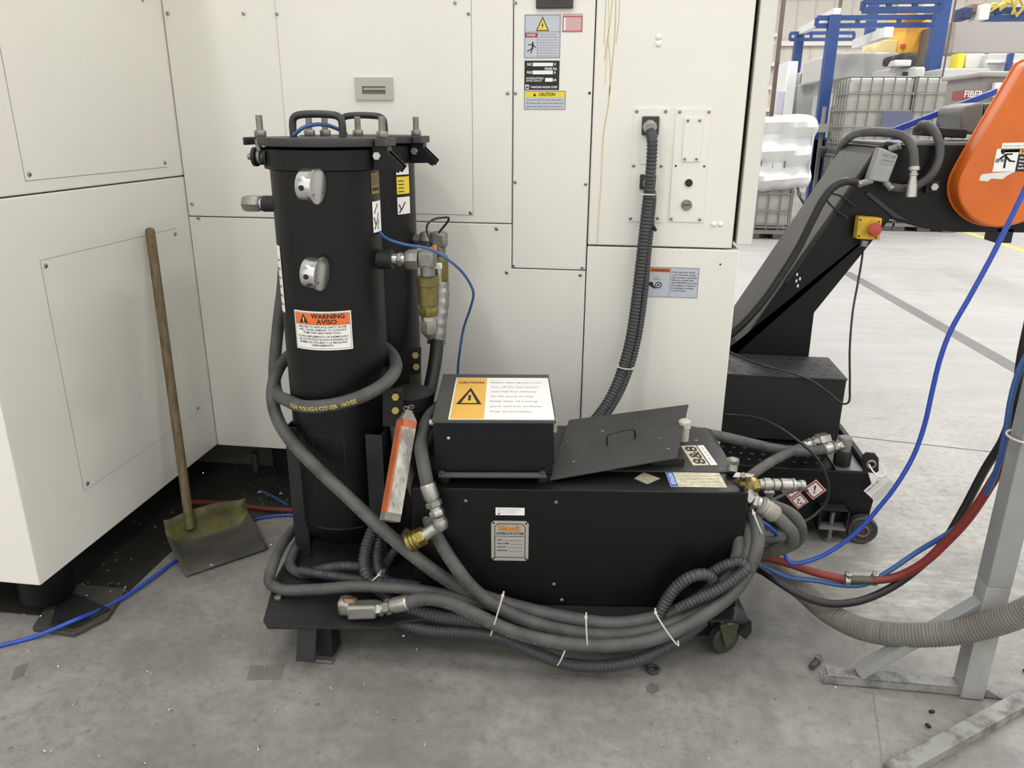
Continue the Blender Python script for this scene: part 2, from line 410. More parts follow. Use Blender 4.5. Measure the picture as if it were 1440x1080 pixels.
# two tall pale openings in the far wall, left of the hall
for i, (px0, px1, py0, py1) in enumerate([(1072,1092,52,88), (1062,1084,126,152)]):
    a = W(px0, py1, y=29.8); c = W(px1, py0, y=29.8)
    b = MB(); t = .12
    for r in ((a.x-t,a.x,a.z-t,c.z+t), (c.x,c.x+t,a.z-t,c.z+t), (a.x,c.x,c.z,c.z+t), (a.x,c.x,a.z-t,a.z)): b.bb(r[0], r[1], 29.7, 29.95, r[2], r[3], CLADT)
    w = b.build('window_%d' % (i+1), kind='structure')
    b = MB(); b.bb(a.x, c.x, 29.86, 29.92, a.z, c.z, mat('window_pane_cream', '#dcd6c0', .3)); b.build('pane', w)
# ------------------------------------------------------------------ the white machine tool
XL, YW, ZB = -1.66, 2.863, .17
mt = thing('machine_tool', (-.6, 3.4, 0), 'large white enclosed machine tool with bolted panels and cabinet filling the left and centre', 'machine')
def panel(x0, x1, y0, y1, z0, z1, name='panel', bev=.004, m=None):
    q = MB(); q.bb(x0, x1, y0, y1, z0, z1, m or WHITE, bev); return q.build(name, mt)
g = .0035
ZS = 1.295
panel(-3.4, XL, 1.785, YW+.4, ZB, ZS-g, 'side_panel')
panel(-3.4, XL, 1.70, YW+.4, ZS+g*.3, 3.0, 'side_panel')
panel(XL+g, -.38-g/2, YW, YW+.06, 1.1415+g/2, 3.0, 'front_panel')
# lower L-shaped sheet
q = MB(); q.prism([(XL+g,YW,ZB), (-.102,YW,ZB), (-.102,YW,.9765-g/2), (-.38-g/2,YW,.9765-g/2), (-.38-g/2,YW,1.1415-g/2), (XL+g,YW,1.1415-g/2)], (0,.06,0), WHITE, .003); q.build('front_panel', mt)
panel(-.38+g/2, -.102, YW-.002, YW+.06, .9765+g/2, 3.0, 'access_panel')
panel(-.098, .420, YW-.004, YW+.06, 1.0735, 3.0, 'cabinet_door')
panel(.437, .492, YW+.01, YW+1.6, 1.085, 3.0, 'corner_post', .004, WHITE2)
panel(-.098, .449, YW-.006, YW+1.6, ZB, 1.0675, 'lower_cover')
q = MB(); q.bb(-3.3, .43, YW+.05, YW+1.5, ZB+.02, 2.95, GAP); q.build('inner_frame', mt)
q = MB(); q.bb(-1.5, .35, 3.04, 4.2, 0, ZB+.03, BLK3); q.bb(-3.2, -2.1, 2.2, 3.6, 0, ZB+.02, BLK3); q.build('machine_base', mt)
# raised bolted covers
q = MB(); q.bb(XL, XL+.0006, 2.0353, 2.7697, .3603, 1.1077, SEAM); q.bb(XL, XL+.0016, 2.037, 2.768, .362, 1.106, WHITE); q.build('inspection_cover', mt)
q = MB(); q.bb(XL, XL+.0006, 2.0383, 2.7697, 1.3313, 2.15, SEAM); q.bb(XL, XL+.0016, 2.04, 2.768, 1.333, 2.15, WHITE); q.build('inspection_cover', mt)
for px, py in ((41,245),(231.6,229),(200,0),(64,374),(246,329),(122.6,680),(278,574)): screw(mt, W(px,py,x=XL+.0016), (1,0,0), .0062)
# door outline on the front panel
a = W(384,0,y=YW); q = MB(); q.bb(-1.2303, -.5252, YW-.0008, YW, 1.1702, 2.5, SEAM); q.bb(-1.2285, -.527, YW-.0022, YW, 1.172, 2.5, WHITE); q.build('door', mt)
for px, py in ((236,19),(342.6,19),(270.5,287),(714,131),(698.5,321.5),(712.8,383),(816,386.6),(279,306.5)): screw(mt, W(px,py,y=YW), (0,-1,0), .0062)
for px, py in ((389.5,19.5),(659,19.3),(662,299),(640,4)): screw(mt, W(px,py,y=YW-.0022), (0,-1,0), .0058)
for px, py in ((725,131),(724.6,256),(823.6,258.7),(722,373),(818.7,376.5),(725,4)): screw(mt, W(px,py,y=YW-.002), (0,-1,0), .0058)
q = MB(); q.lathe(W(829,131,y=YW-.0021), (0,-1,0), [(.005,0),(.005,.0006)], INK, 12); q.build('screw_hole', mt)
q = MB(); q.lathe(W(1013,371.8,y=YW-.0061), (0,-1,0), [(.0035,0),(.0035,.0006)], INK, 12); q.build('screw_hole', mt)
for px, py in ((926,52),(926,61.5)): q = MB(); q.dome(W(px,py,y=YW-.004), (0,-1,0), .011, .006, PWHITE, 16); q.build('plug_cap', mt)
for px, py in ((1003.5,315.5),(1013,315.5)): q = MB(); q.dome(W(px,py,y=YW-.004), (0,-1,0), .010, .006, PWHITE, 16); q.build('plug_cap', mt)
# recessed latch handle
a = W(501.5,140.5,y=YW); c = W(552.5,109,y=YW); HG = mat('latch_grey','#b3b0a7',.45)
q = MB(); x0,x1,z0,z1 = a.x,c.x,a.z,c.z; ym = YW-.012
ix0,ix1,iz0,iz1 = x0+.026,x1-.026,z0+.019,z1-.030
for r in ((x0,ix0,z0,z1),(ix1,x1,z0,z1),(ix0,ix1,z0,iz0),(ix0,ix1,iz1,z1)): q.bb(r[0],r[1],ym,YW-.002,r[2],r[3],HG)
q.bb(ix0,ix1,YW-.0045,YW-.003,iz0,iz1,mat('latch_recess','#6f6c66',.6)); q.bb(ix0+.004,ix1,ym+.002,YW-.004,iz0+.014,iz1-.004,mat('latch_flap','#a29d94',.45)); q.build('latch_handle', mt)
# rotary switch at the top of the narrow panel
a = W(754,12.8,y=YW-.002); c = W(806,12.8,y=YW-.002); q = MB(); q.bb(a.x,c.x,YW-.016,YW-.002,a.z,a.z+.13,mat('switch_plate','#35302f',.4),.003); sw = q.build('rotary_switch', mt)
q = MB(); q.lathe(((a.x+c.x)/2,YW-.016,a.z+.075),(0,-1,0),[(.036,0),(.036,.006),(.030,.01),(.028,.03),(.02,.033)],mat('switch_knob','#202c33',.3),28); q.build('knob', sw)
# --- labels
FU = dict(ux=(1,0,0), uy=(0,0,1))
def wall_decal(px, py, y=YW-.002): return Decal(W(px,py,y=y-.0002), **FU)
def span(p, q_, y): return (W(*q_,y=y)-W(*p,y=y)).length
# electric shock label
d = wall_decal(736.5, 82.5); w, h = .127, .140
d.slab(0,0,w,h,PGREY,.0008); l = .0012
d.border(.003,.003,w-.003,h-.003,.0012,INK,l); d.line(.003,.084,w-.003,.084,.001,INK,l); d.line(.047,.003,.047,.084,.001,INK,l)
d.poly([(.041,.087),(.086,.087),(.0635,.132)],INK,l); d.poly([(.046,.090),(.081,.090),(.0635,.125)],PYEL,l+.0004)
d.poly([(.066,.115),(.059,.104),(.063,.104),(.060,.094),(.068,.106),(.064,.106)],INK,l+.0008)
d.rect(.004,.067,.046,.081,PRED,l); d.text('DANGER',.025,.071,.007,PWHITE,'c',.03,.01,l+.0004)
d.disc(.031,.050,.0035,INK,l); d.line(.031,.046,.030,.032,.006,INK,l); d.line(.031,.044,.015,.044,.003,INK,l); d.line(.032,.044,.042,.034,.003,INK,l); d.line(.030,.032,.024,.017,.0035,INK,l); d.line(.030,.033,.011,.022,.0035,INK,l)
for i, t in enumerate(('HAZARDOUS VOLTAGE INSIDE','SAFETY INSTRUCTIONS','Turn off main power before','opening this cabinet door','Do not touch live parts','inside the enclosure','Only trained persons','may service this','equipment at any time')): d.text(t,.052,.074-i*.0083,.0042,INKG if i!=1 else INK,'l',.066 if i%3 else .058)
d.build('shock_label', mt)
# black rating plate
d = wall_decal(737.2,126.5); w, h = .122,.095
d.slab(0,0,w,h,INK,.001); l = .0014
d.text('3AC',.009,.079,.0085,PWHITE,'l',.017,.02,l); d.rect(.029,.077,.099,.088,PWHITE,l); d.text('V',.102,.079,.008,PWHITE,'l',None,.02,l)
d.text('50/60 Hz',.113,.065,.008,PWHITE,'r',.042,.02,l); d.text('MAX',.009,.053,.0085,PWHITE,'l',.019,.02,l); d.rect(.029,.051,.099,.063,PWHITE,l); d.text('A',.102,.053,.008,PWHITE,'l',None,.02,l)
d.text('INTERRUPTING',.007,.035,.006,PWHITE,'l',.06,.01,l); d.text('RATING CAPACITY',.007,.027,.006,PWHITE,'l',.055,.01,l); d.rect(.073,.027,.099,.039,PWHITE,l); d.text('kA',.101,.029,.008,PWHITE,'l',.012,.02,l)
d.rect(.004,.003,.017,.017,PWHITE,l); d.text('M',.0105,.005,.009,INK,'c',.009,.02,l+.0004); d.text('YAMAZAKI MAZAK CORP.',.022,.006,.007,PWHITE,'l',.095,.015,l)
d.build('rating_plate', mt)
# caution label
d = wall_decal(736.5,154.5); w, h = .148,.064
d.slab(0,0,w,h,PGREY,.0008); l = .0012
d.rect(.002,.042,w-.002,.062,PYEL,l); d.border(.002,.002,w-.002,.062,.0012,INKB,l); d.poly([(.032,.0455),(.044,.0455),(.038,.056)],INK,l+.0004); d.text('CAUTION',.052,.0465,.0105,INK,'l',.058,.03,l+.0004)
for i, t in enumerate(('Turn power off at the main breaker before','this cabinet. Never operate the machine with','panels open. Please read the manual first.')): d.text(t,.008,.031-i*.0108,.0055,INKB,'l',.128+.004*(i==1),.01,l)
d.build('caution_label', mt)
d = wall_decal(791,45.5,YW-.002); d.slab(0,0,.068,.058,PPINK,.001); d.border(0,.002,.066,.05,.003,PREDB,.0014); d.rect(.004,.006,.01,.046,PWHITE,.0016); d.build('pink_label', mt)
# warning label on the lower cover
d = wall_decal(899,417,YW-.006); w, h = .212,.114
d.slab(0,0,w,h,PGREY,.0008); l = .0012
d.border(.002,.002,w-.002,h-.002,.001,INK,l); d.rect(.003,.094,.108,.109,PORA,l); d.text('WARNING',.07,.0965,.0095,INK,'c',.064,.03,l+.0004); d.line(.108,.002,.108,h-.004,.001,INK,l)
d.disc(.067,.046,.0125,INK,l,20); d.disc(.067,.046,.0085,PGREY,l+.0004,20); d.disc(.067,.046,.0042,INK,l+.0008,12); d.poly([(.03,.058),(.046,.056),(.05,.044),(.062,.032),(.05,.033),(.036,.042),(.026,.046)],INK,l)
d.line(.052,.064,.050,.078,.0018,INK,l); d.line(.056,.064,.064,.078,.0018,INK,l); d.line(.062,.066,.074,.067,.0018,INK,l)
for i, t in enumerate(('Never put your hands','on the Conveyor during','chip conveyor operation','Failure to comply with','this WARNING may cause','your fingers or hands to','be entangled resulting','in serious injury.')): d.text(t,.113,.093-i*.0098,.0062,INK,'l',(.083,.086,.093,.08,.094,.089,.081,.056)[i],.015,l)
d.build('warning_label', mt)
# --- rust-coloured runs down the cabinet door
def runs(name, lines, m):
    for pts, wd in lines:
        q = MB(); pp = spline([W(x,y,y=YW-.0046) for x,y in pts], .02); 
        for i in range(len(pp)-1):
            a, c = pp[i], pp[i+1]; k = V((wd/2,0,0)); q.raw([a-k, a+k, c+k, c-k], [(0,1,2,3)], m)
        q.build(name, mt)
runs('rust_run', [([(866,0),(865,40),(862,80),(857,130),(855,150),(849,185),(847,212)],.004), ([(852,0),(851,30),(849,62)],.003), ([(861,0),(858,30),(853,62),(850,85)],.0035), ([(871,0),(870,30),(866,62)],.003), ([(855,55),(858,90),(857,135)],.003)], RUST)
runs('pale_run', [([(847,212),(845,260),(842,300),(840,342)],.006), ([(856,0),(856,40),(853,80),(851,120)],.004)], RUST2)
# --- connector plates
def plate4(px, name):
    q = MB(); pts = [W(x,y,y=YW-.004) for x,y in px]; q.prism(pts, (0,-.004,0), WHITE, .0012); return q.build(name, mt)
cp = plate4([(883,311),(932,313),(943,151.5),(892.5,151.5)], 'connector_plate')
for px, py in ((895.5,156.5),(936,156.5),(891,233),(930,233.5),(886.5,307),(925,307)): screw(cp, W(px,py,y=YW-.0081), (0,-1,0), .0055)
q = MB(); q.prism([W(x,y,y=YW-.008) for x,y in ((900.5,231),(920,231),(922,207),(901,207))], (0,-.0035,0), WHITE, .001); q.build('cover_tab', cp)
q = MB(); q.prism([W(x,y,y=YW-.008) for x,y in ((902,190),(926,190),(927.5,163.5),(903,163.5))], (0,-.014,0), mat('connector_block','#30302c',.5), .004); q.lathe(W(914,178,y=YW-.022),(0,-1,-.25),[(.024,0),(.024,.012),(.02,.02),(.019,.034)],STEEL,20); q.build('cable_gland', cp)
q = MB(); q.prism([W(x,y,y=YW-.008) for x,y in ((899,266),(921,266),(923,245),(900,245))], (0,-.014,0), mat('connector_block','#30302c',.5), .003); q.lathe(W(912,257,y=YW-.022),(0,-1,-.25),[(.02,0),(.02,.012),(.016,.026)],STEEL,20); q.build('cable_gland', cp)
cp2 = plate4([(940,311.5),(989,313),(1001,152.5),(951,152)], 'blanking_plate')
for px, py in ((956,157),(997,157),(944,307.5),(984,308.5)): screw(cp2, W(px,py,y=YW-.0081), (0,-1,0), .0055)
q = MB(); q.prism([W(x,y,y=YW-.008) for x,y in ((958.5,227.5),(984,227.5),(990,165),(962.5,164.5))], (0,-.004,0), WHITE, .0012); cv = q.build('cover_tab', cp2)
for px, py in ((967.5,169.5),(984,169.5),(963,223.5),(979.5,223.5)): screw(cv, W(px,py,y=YW-.0121), (0,-1,0), .0048)
for px, py, r in ((950.3,233.4,.004),(990.3,234,.004)): q = MB(); q.lathe(W(px,py,y=YW-.0081),(0,-1,0),[(r,0),(r,.0006)],INK,10); q.build('screw_hole', cp2)
q = MB(); q.torus(W(968.5,257.5,y=YW-.009),(0,1,0),.0155,.002,WHITE2,24,8); q.lathe(W(968.5,257.5,y=YW-.0081),(0,-1,0),[(.0145,0),(.0145,.0006)],INK,22); q.build('cable_hole', cp2)
q = MB(); o = W(965.5,288,y=YW-.0081); q.lathe(o,(0,-1,0),[(.0185,0),(.0185,.007),(.0165,.009)],STEELD,24); q.bb(o.x-.012,o.x+.012,o.y-.0102,o.y-.0088,o.z-.0016,o.z+.0016,INK); q.build('blanking_plug', cp2)
# --- feet under the machine
q = MB(); q.prism([(-1.67,1.80,.012),(-1.585,1.80,.012),(-1.535,1.90,.012),(-1.76,1.98,.012)],(0,0,.012),BLK2,.002); q.prism([(-1.72,1.785,0),(-1.575,1.775,0),(-1.525,1.87,0),(-1.56,2.02,0),(-1.8,2.02,0)],(0,0,.016),mat('foot_shim','#403e38',.6,var=.3,scale=20),.003); foot = q.build('levelling_pad', mt)
q = MB(); q.lathe((-1.76,1.92,.024),(0,0,1),[(.05,0),(.05,.02),(.078,.024),(.08,.03),(.08,.16)],BLK,28); q.build('levelling_foot', mt)
q = MB(); q.lathe(W(361,665,y=2.96),(0,0,1),[(.055,-.008),(.055,.0),(.014,.004),(.014,.1)],mat('foot_steel','#55544f',.5,.5),20); q.build('levelling_foot', mt)
q = MB(); q.prism([(-1.555,1.86,0),(-1.555,2.52,0),(-1.2,2.60,0),(.2,2.66,0),(.2,3.03,0),(-3.0,3.03,0),(-3.0,1.86,0)],(0,0,.004),MAT_DRIP); q.build('drip_shade_plate', mt)  # oily plate, carried on under the front wall as painted shade
# ------------------------------------------------------------------ coolant cart
RU = math.radians(6.5); UD = V((math.cos(RU), math.sin(RU), 0)); WD = V((-math.sin(RU), math.cos(RU), 0)); UZ = V((0,0,1))
UO = V((.408,2.008,0))-UD*.95
def U(u, w, z): return UO+UD*u+WD*w+UZ*z
RUM = Matrix.Rotation(RU, 3, 'Z')
def ubox(q, u0, u1, w0, w1, z0, z1, m, bev=0): q.box(U((u0+u1)/2,(w0+w1)/2,(z0+z1)/2), (u1-u0,w1-w0,z1-z0), m, RUM, bev)
cart = thing('coolant_cart', U(.4,.3,0), 'low black coolant tank on a base plate, maker plate on its front, hoses round it', 'coolant tank')
ZP = .14; TB = .522
q = MB(); ubox(q, 0, .95, 0, .48, ZP+.004, TB, BLK, .004); cab = q.build('cabinet', cart)
q = MB(); ubox(q, .015, .935, .125, .475, TB, TB+.004, BLKTOP, .001); q.build('cover_plate', cart)
for u, w in ((.905,.14),(.875,.36),(.03,.14),(.5,.14)): screw(cart, U(u,w,TB+.004), (0,0,1), .006, INKG, 'cover_screw')
for px, py in ((655,704),(782,706),(779,821),(790,843)):
    p = W(px,py,y=1.93); t = (p-UO).dot(UD); p = W(px,py,y=(UO+UD*t).y); screw(cart, p-WD*.001, -WD, .004, INKG, 'front_screw')
pp = [W(370,872,z=ZP), W(376,881.5,z=ZP), W(543,882.5,z=ZP), W(561,874,z=ZP)]
L0 = W(386,815,z=ZP)
back = [U(.975,-.055,ZP), U(.975,.88,ZP), L0+WD*.86, L0]
q = MB(); q.prism(pp+[U(.12,-.055,ZP)]+back, (0,0,-.008), BLK2, .001); q.build('base_plate', cart)
q = MB(); ubox(q, -.05, .93, .03, .07, .022, ZP-.008, BLK3); ubox(q, -.42, .93, .70, .74, .03, ZP-.008, BLK3); q.build('under_frame', cart)
# bolt on the plate
q = MB(); o = W(391,843,z=ZP); q.hexn(o, o+V((0,0,.012)), .011, STEELD); q.build('plate_bolt', cart)
# folded foot at the left front
q = MB(); o = W(440,902,z=.065); q.prism([o+V((-.032,-.02,.065)), o+V((.024,-.02,.065)), o+V((.024,-.055,-.03)), o+V((-.032,-.055,-.03))], (0,.012,0), BLK2, .002)
q.box(o+V((.03,.04,.0)), (.05,.07,.12), BLK3, None, .003); q.box(o+V((.03,.03,-.058)), (.06,.09,.012), STEELD, None, .003); q.build('support_foot', cart)
# front right caster
cx = W(1018,895,z=.05)
q = MB(); q.prism([cx+V((-.06,-.03,.07)), cx+V((.05,-.03,.07)), cx+V((.05,.05,.07)), cx+V((-.06,.05,.07))], (0,0,.008), BLK2)
ca = V((.55,-.83,0)).normalized()
for sgn in (-1,1):
    o = cx+ca*.022*sgn; e = V((-ca.y,ca.x,0)) if ca.x else V((0,1,0))
    q.prism([o+e*-.045+UZ*.07, o+e*.03+UZ*.07, o+e*.022-UZ*.012, o-e*.012-UZ*.02], ca*.004*sgn, mat('caster_fork_grimy','#4a4d38',.5,.3,var=.3,scale=40), .001)
q.lathe(cx+UZ*.062, (0,0,1), [(.03,0),(.03,.012),(.016,.018)], STEELD, 20)
e = V((.83,.55,0)).normalized(); q.prism([cx+e*.03+UZ*.02, cx+e*.075+UZ*.05, cx+e*.08+UZ*.01, cx+e*.06-UZ*.012], ca*.03, BLK3, .002)
cst = q.build('caster', cart)
q = MB(); q.lathe(cx-ca*.016, ca, [(.018,-.004),(.02,0),(.044,0),(.05,.006),(.05,.026),(.044,.032),(.02,.032),(.018,.036)], mat('caster_tyre','#2f2f2d',.6), 28); q.build('wheel', cst)
# --- maker plate and its sticker
def front_decal(px, py, off=.0006):
    w = RW @ np.array([(px-720)/F, (py-540)/F, 1.0]); ray = V(w); o = V((0,0,CAMH)); t = (UO-WD*off-o).dot(WD)/ray.dot(WD); return Decal(o+ray*t, UD, UZ)
d = front_decal(691, 787.5); w, h = .107, .129; l = .0019
rr = .008; d.prism([d.q(x,y,0) for x,y in ((rr,0),(w-rr,0),(w,rr),(w,h-rr),(w-rr,h),(rr,h),(0,h-rr),(0,rr))], d.n*.0014, PGREY2)
bx = [(.010,.011),(w-.010,.011),(w-.010,h-.017),(w-.020,h-.009),(.020,h-.009),(.010,h-.017)]
for i in range(6): a = bx[i]; c = bx[(i+1)%6]; d.line(*a, *c, .0022, INK, l)
d.line(.010,.080,w-.010,.080,.0016,INK,l)
for x, y in ((.007,.007),(w-.007,.007),(.007,h-.007),(w-.007,h-.007)): d.disc(x, y, .0032, INK, l)
d.text('Mazak', w/2, .0985, .0165, INK, 'c', .066, .035, l); d.text('Mazak', w/2+.001, .099, .0165, PORD, 'c', .066, .03, l+.0005)
d.text('SUPERFLOW SYSTEM', w/2, .0855, .0075, INK, 'c', .078, .02, l)
for i, (t, x) in enumerate((('MODEL',.036),('SERIAL NUMBER',.056),('PRESSURE',.046),('PUMP MODEL',.05))): y = .066-i*.0115; d.text(t, .017, y, .0042, INK, 'l', x-.021, .02, l); d.line(x, y, w-.018, y, .0008, INK, l)
d.build('maker_plate', cart)
d = front_decal(697, 724); d.slab(0,0,.082,.0235,PWHITE,.0008)
for i in range(3): d.text(('Mfg. No. of coolant unit','Read the instructions before','use and check all fittings')[i], .005, .0175-i*.0055, .003, INKG, 'l', .066-.008*i, 0, .0012)
d.rect(.006,.002,.013,.006,PBLUE,.0012); d.build('serial_sticker', cart)
# --- stickers on the top
def top_decal(px, py, z): return Decal(W(px,py,z=z), UD, WD)
d = top_decal(943.5, 684.5, TB+.0003); w, h = .159, .098; d.slab(0,0,w,h,PCREAM,.0006); d.rect(.001,.001,.022,h-.001,PBLUE,.001)
dd = Decal(d.q(.006,h-.012,.0014), -WD, UD); dd.text('NOTICE',0,0,.011,PWHITE,'l',.07,.02,0); d.ms += [m for m in dd.ms if m not in d.ms]
tmp = bpy.data.meshes.new('t'); dd.bm.to_mesh(tmp); k0 = len(d.bm.faces); d.bm.from_mesh(tmp); d.bm.faces.ensure_lookup_table()
for f in d.bm.faces[k0:]: f.material_index = d.ms.index(PWHITE)
bpy.data.meshes.remove(tmp)
for i in range(6): d.text(('Keep lid closed','Use proper coolant','Check level daily','Clean filter often','Do not overfill','Drain carefully')[i], .03+.0205*i, .012, .005, INKG, 'l', .016, 0, .001)
for i in range(3): d.line(.03,.03+.02*i,.15,.034+.02*i,.0018,INKG,.001)
d.build('notice_sticker', cart)
q = MB(); pts = [W(x,y,z=TB+.0005) for x,y in ((892,673),(910.5,681),(928.5,673),(905,664.5))]; q.prism(pts, (0,0,.0006), mat('hologram_foil','#b5b29a',.35,.4,var=.3,scale=90)); q.build('foil_sticker', cart)
pts = [W(x,y,z=TB+.0045) for x,y in ((981,654.5),(1000,654),(984,625.5),(963,627))]
d = Decal(pts[0], pts[3]-pts[0], pts[0]-pts[1]); w = (pts[3]-pts[0]).length; h = .045
d.slab(0,-h*.8,w,h*.3,PCREAM,.0006); d.slab(0,-h*1.35,w,-h*.9,PWHITE,.0006); d.text('8&8', w/2, -h*.66, h*.78, INK, 'c', w*.9, .02, .001); d.text('PUMP & FILTER', w/2, -h*1.22, h*.18, INKG, 'c', w*.8, .0, .001); d.build('badge_sticker', cart)
# pale pump neck under the loose lid
q = MB(); o = W(961,619,z=TB+.004); q.lathe(o, (0,0,1), [(.016,0),(.016,.045),(.02,.045),(.02,.066),(.012,.072)], mat('pump_neck','#b8b5ab',.5), 18); q.build('pump_neck', cart)
q = MB(); ubox(q, .70,.80,.16,.30,TB+.004,TB+.03,BLK3,.003); q.build('pump_housing', cart)
q = MB(); q.lathe((-.625,2.24,.14), (0,0,1), [(.07,0),(.07,.5),(.078,.5),(.078,.545),(.03,.56)], BLK3, 28); q.build('pump_motor', cart)
# ------------------------------------------------------------------ control box standing on the cabinet
BA = math.radians(8); BU = V((math.cos(BA), math.sin(BA), 0)); BW = V((-math.sin(BA), math.cos(BA), 0)); BO = V((-.478,1.952,0)); BM = Matrix.Rotation(BA, 3, 'Z')
def Bx(u, w, z): return BO+BU*u+BW*w+UZ*z
def bbox_(q, u0,u1,w0,w1,z0,z1,m,bev=0): q.box(Bx((u0+u1)/2,(w0+w1)/2,(z0+z1)/2),(u1-u0,w1-w0,z1-z0),m,BM,bev)
cb = thing('control_box', Bx(.17,.2,TB), 'blue-black metal box with a labelled lid on the coolant tank, left of the loose plate', 'control box')
BZ0, BZ1 = TB+.02, .702
q = MB(); bbox_(q, 0,.338,0,.41,BZ0,BZ1,NAVYBLK,.003); q.build('body', cb)
q = MB(); bbox_(q,-.004,.345,-.004,.415,BZ1,BZ1+.008,mat('lid_charcoal','#434340',.5,var=.15,scale=15),.002); lid = q.build('lid', cb)
d = Decal(Bx(.042,.004,BZ1+.0082), BU, BW); w, h = .298, .37
d.slab(0,0,w,h,PWHITE,.0006); l = .001
d.rect(.004,.004,.10,h-.004,PAMB,l); d.poly([(.014,.12),(.09,.12),(.052,.27)],INK,l+.0004); d.poly([(.028,.13),(.076,.13),(.052,.235)],PAMB,l+.0008); d.line(.052,.15,.052,.2,.008,INK,l+.0012)
d.text('CAUTION', .052, .31, .018, INK, 'c', .08, .03, l+.0004)
for i in range(7): d.text(('Before opening this cover','turn off the main power','and wait five minutes','for the pump to stop','Keep clear of moving','parts and hot surfaces','Wear eye protection')[i], .115, .315-i*.043, .013, INKG, 'l', (.16,.15,.14,.13,.14,.15,.12)[i], 0, l)
d.build('warning_label', lid)
q = MB(); o = Bx(.042,-.0005,.655); q.dome(o, -BW, .0055, .004, STEEL, 14); q.build('front_screw', cb)
q = MB(); bbox_(q,.012,.318,-.02,-.004,BZ0-.002,BZ0+.012,mat('rail_bar','#4a4a4c',.4),.004); rb = q.build('front_rail', cb)
for u in (.022,.308): q = MB(); q.hexn(Bx(u,-.012,BZ0+.010), Bx(u,-.012,BZ0+.018), .0095, mat('dark_nut','#45464a',.35,.5)); q.build('nut', rb)
for u, w in ((.03,.0),(.31,.0),(.03,.36),(.31,.36)): q = MB(); q.lathe(Bx(u,w,TB), (0,0,1), [(.014,0),(.016,.003),(.016,.016),(.012,.0205)], BLK3, 16); q.build('foot', cb)
q = MB(); bbox_(q,.338,.350,.03,.06,.66,.70,STEEL,.002); bbox_(q,.338,.344,.035,.05,.56,.64,BLK3,.001); q.build('latch', cb)
q = MB(); q.cyl(Bx(-.012,.02,.695), Bx(.0,.02,.695), .010, STEEL, 12); q.build('hinge_pin', cb)
# ------------------------------------------------------------------ loose lid plate
lb = thing('loose_plate', (.05,2.2,TB), 'loose dark steel plate with a wire handle lying askew on the coolant tank', 'plate')
BL, BR, TR = V((-.150,1.985,.530)), V((.213,2.110,.568)), V((.278,2.515,.590)); TL = V((-.122,2.405,.552))
q = MB(); nn = (BR-BL).cross(TL-BL).normalized(); q.prism([BL,BR,TR,TL], nn*.003, BLKTOP, .0006); q.build('plate', lb)
ex = (BR-BL).normalized(); ey = nn.cross(ex)
def onlid(px, py):
    w = V(RW @ np.array([(px-720)/F, (py-540)/F, 1.0])); o = V((0,0,CAMH)); t = (BL+nn*.003-o).dot(nn)/w.dot(nn); return o+w*t
a, c = onlid(854,625), onlid(893,616); q = MB(); hh = nn*.032
q.tube([a, a+hh*.8, a+hh+(c-a)*.08, c+hh-(c-a)*.08, c+hh*.8, c], .0032, CABLE, 10); q.build('handle', lb)
rnd = random.Random(3); q = MB()
for px, py in ((847,607),(892,610),(824,622),(820,634),(807,650),(797,622),(940,632),(927,617),(942,596),(895,594),(861,627)):
    o = onlid(px, py); t = V((rnd.uniform(-1,1), rnd.uniform(-1,1), 0)).normalized()*.004; q.tube([o-t+nn*.001, o+nn*.003, o+t+nn*.0015], .0012, STEEL, 6)
q.build('metal_chips', None, **P('small bright metal chips lying on the loose grey plate', 'metal chips', None, 'stuff'))
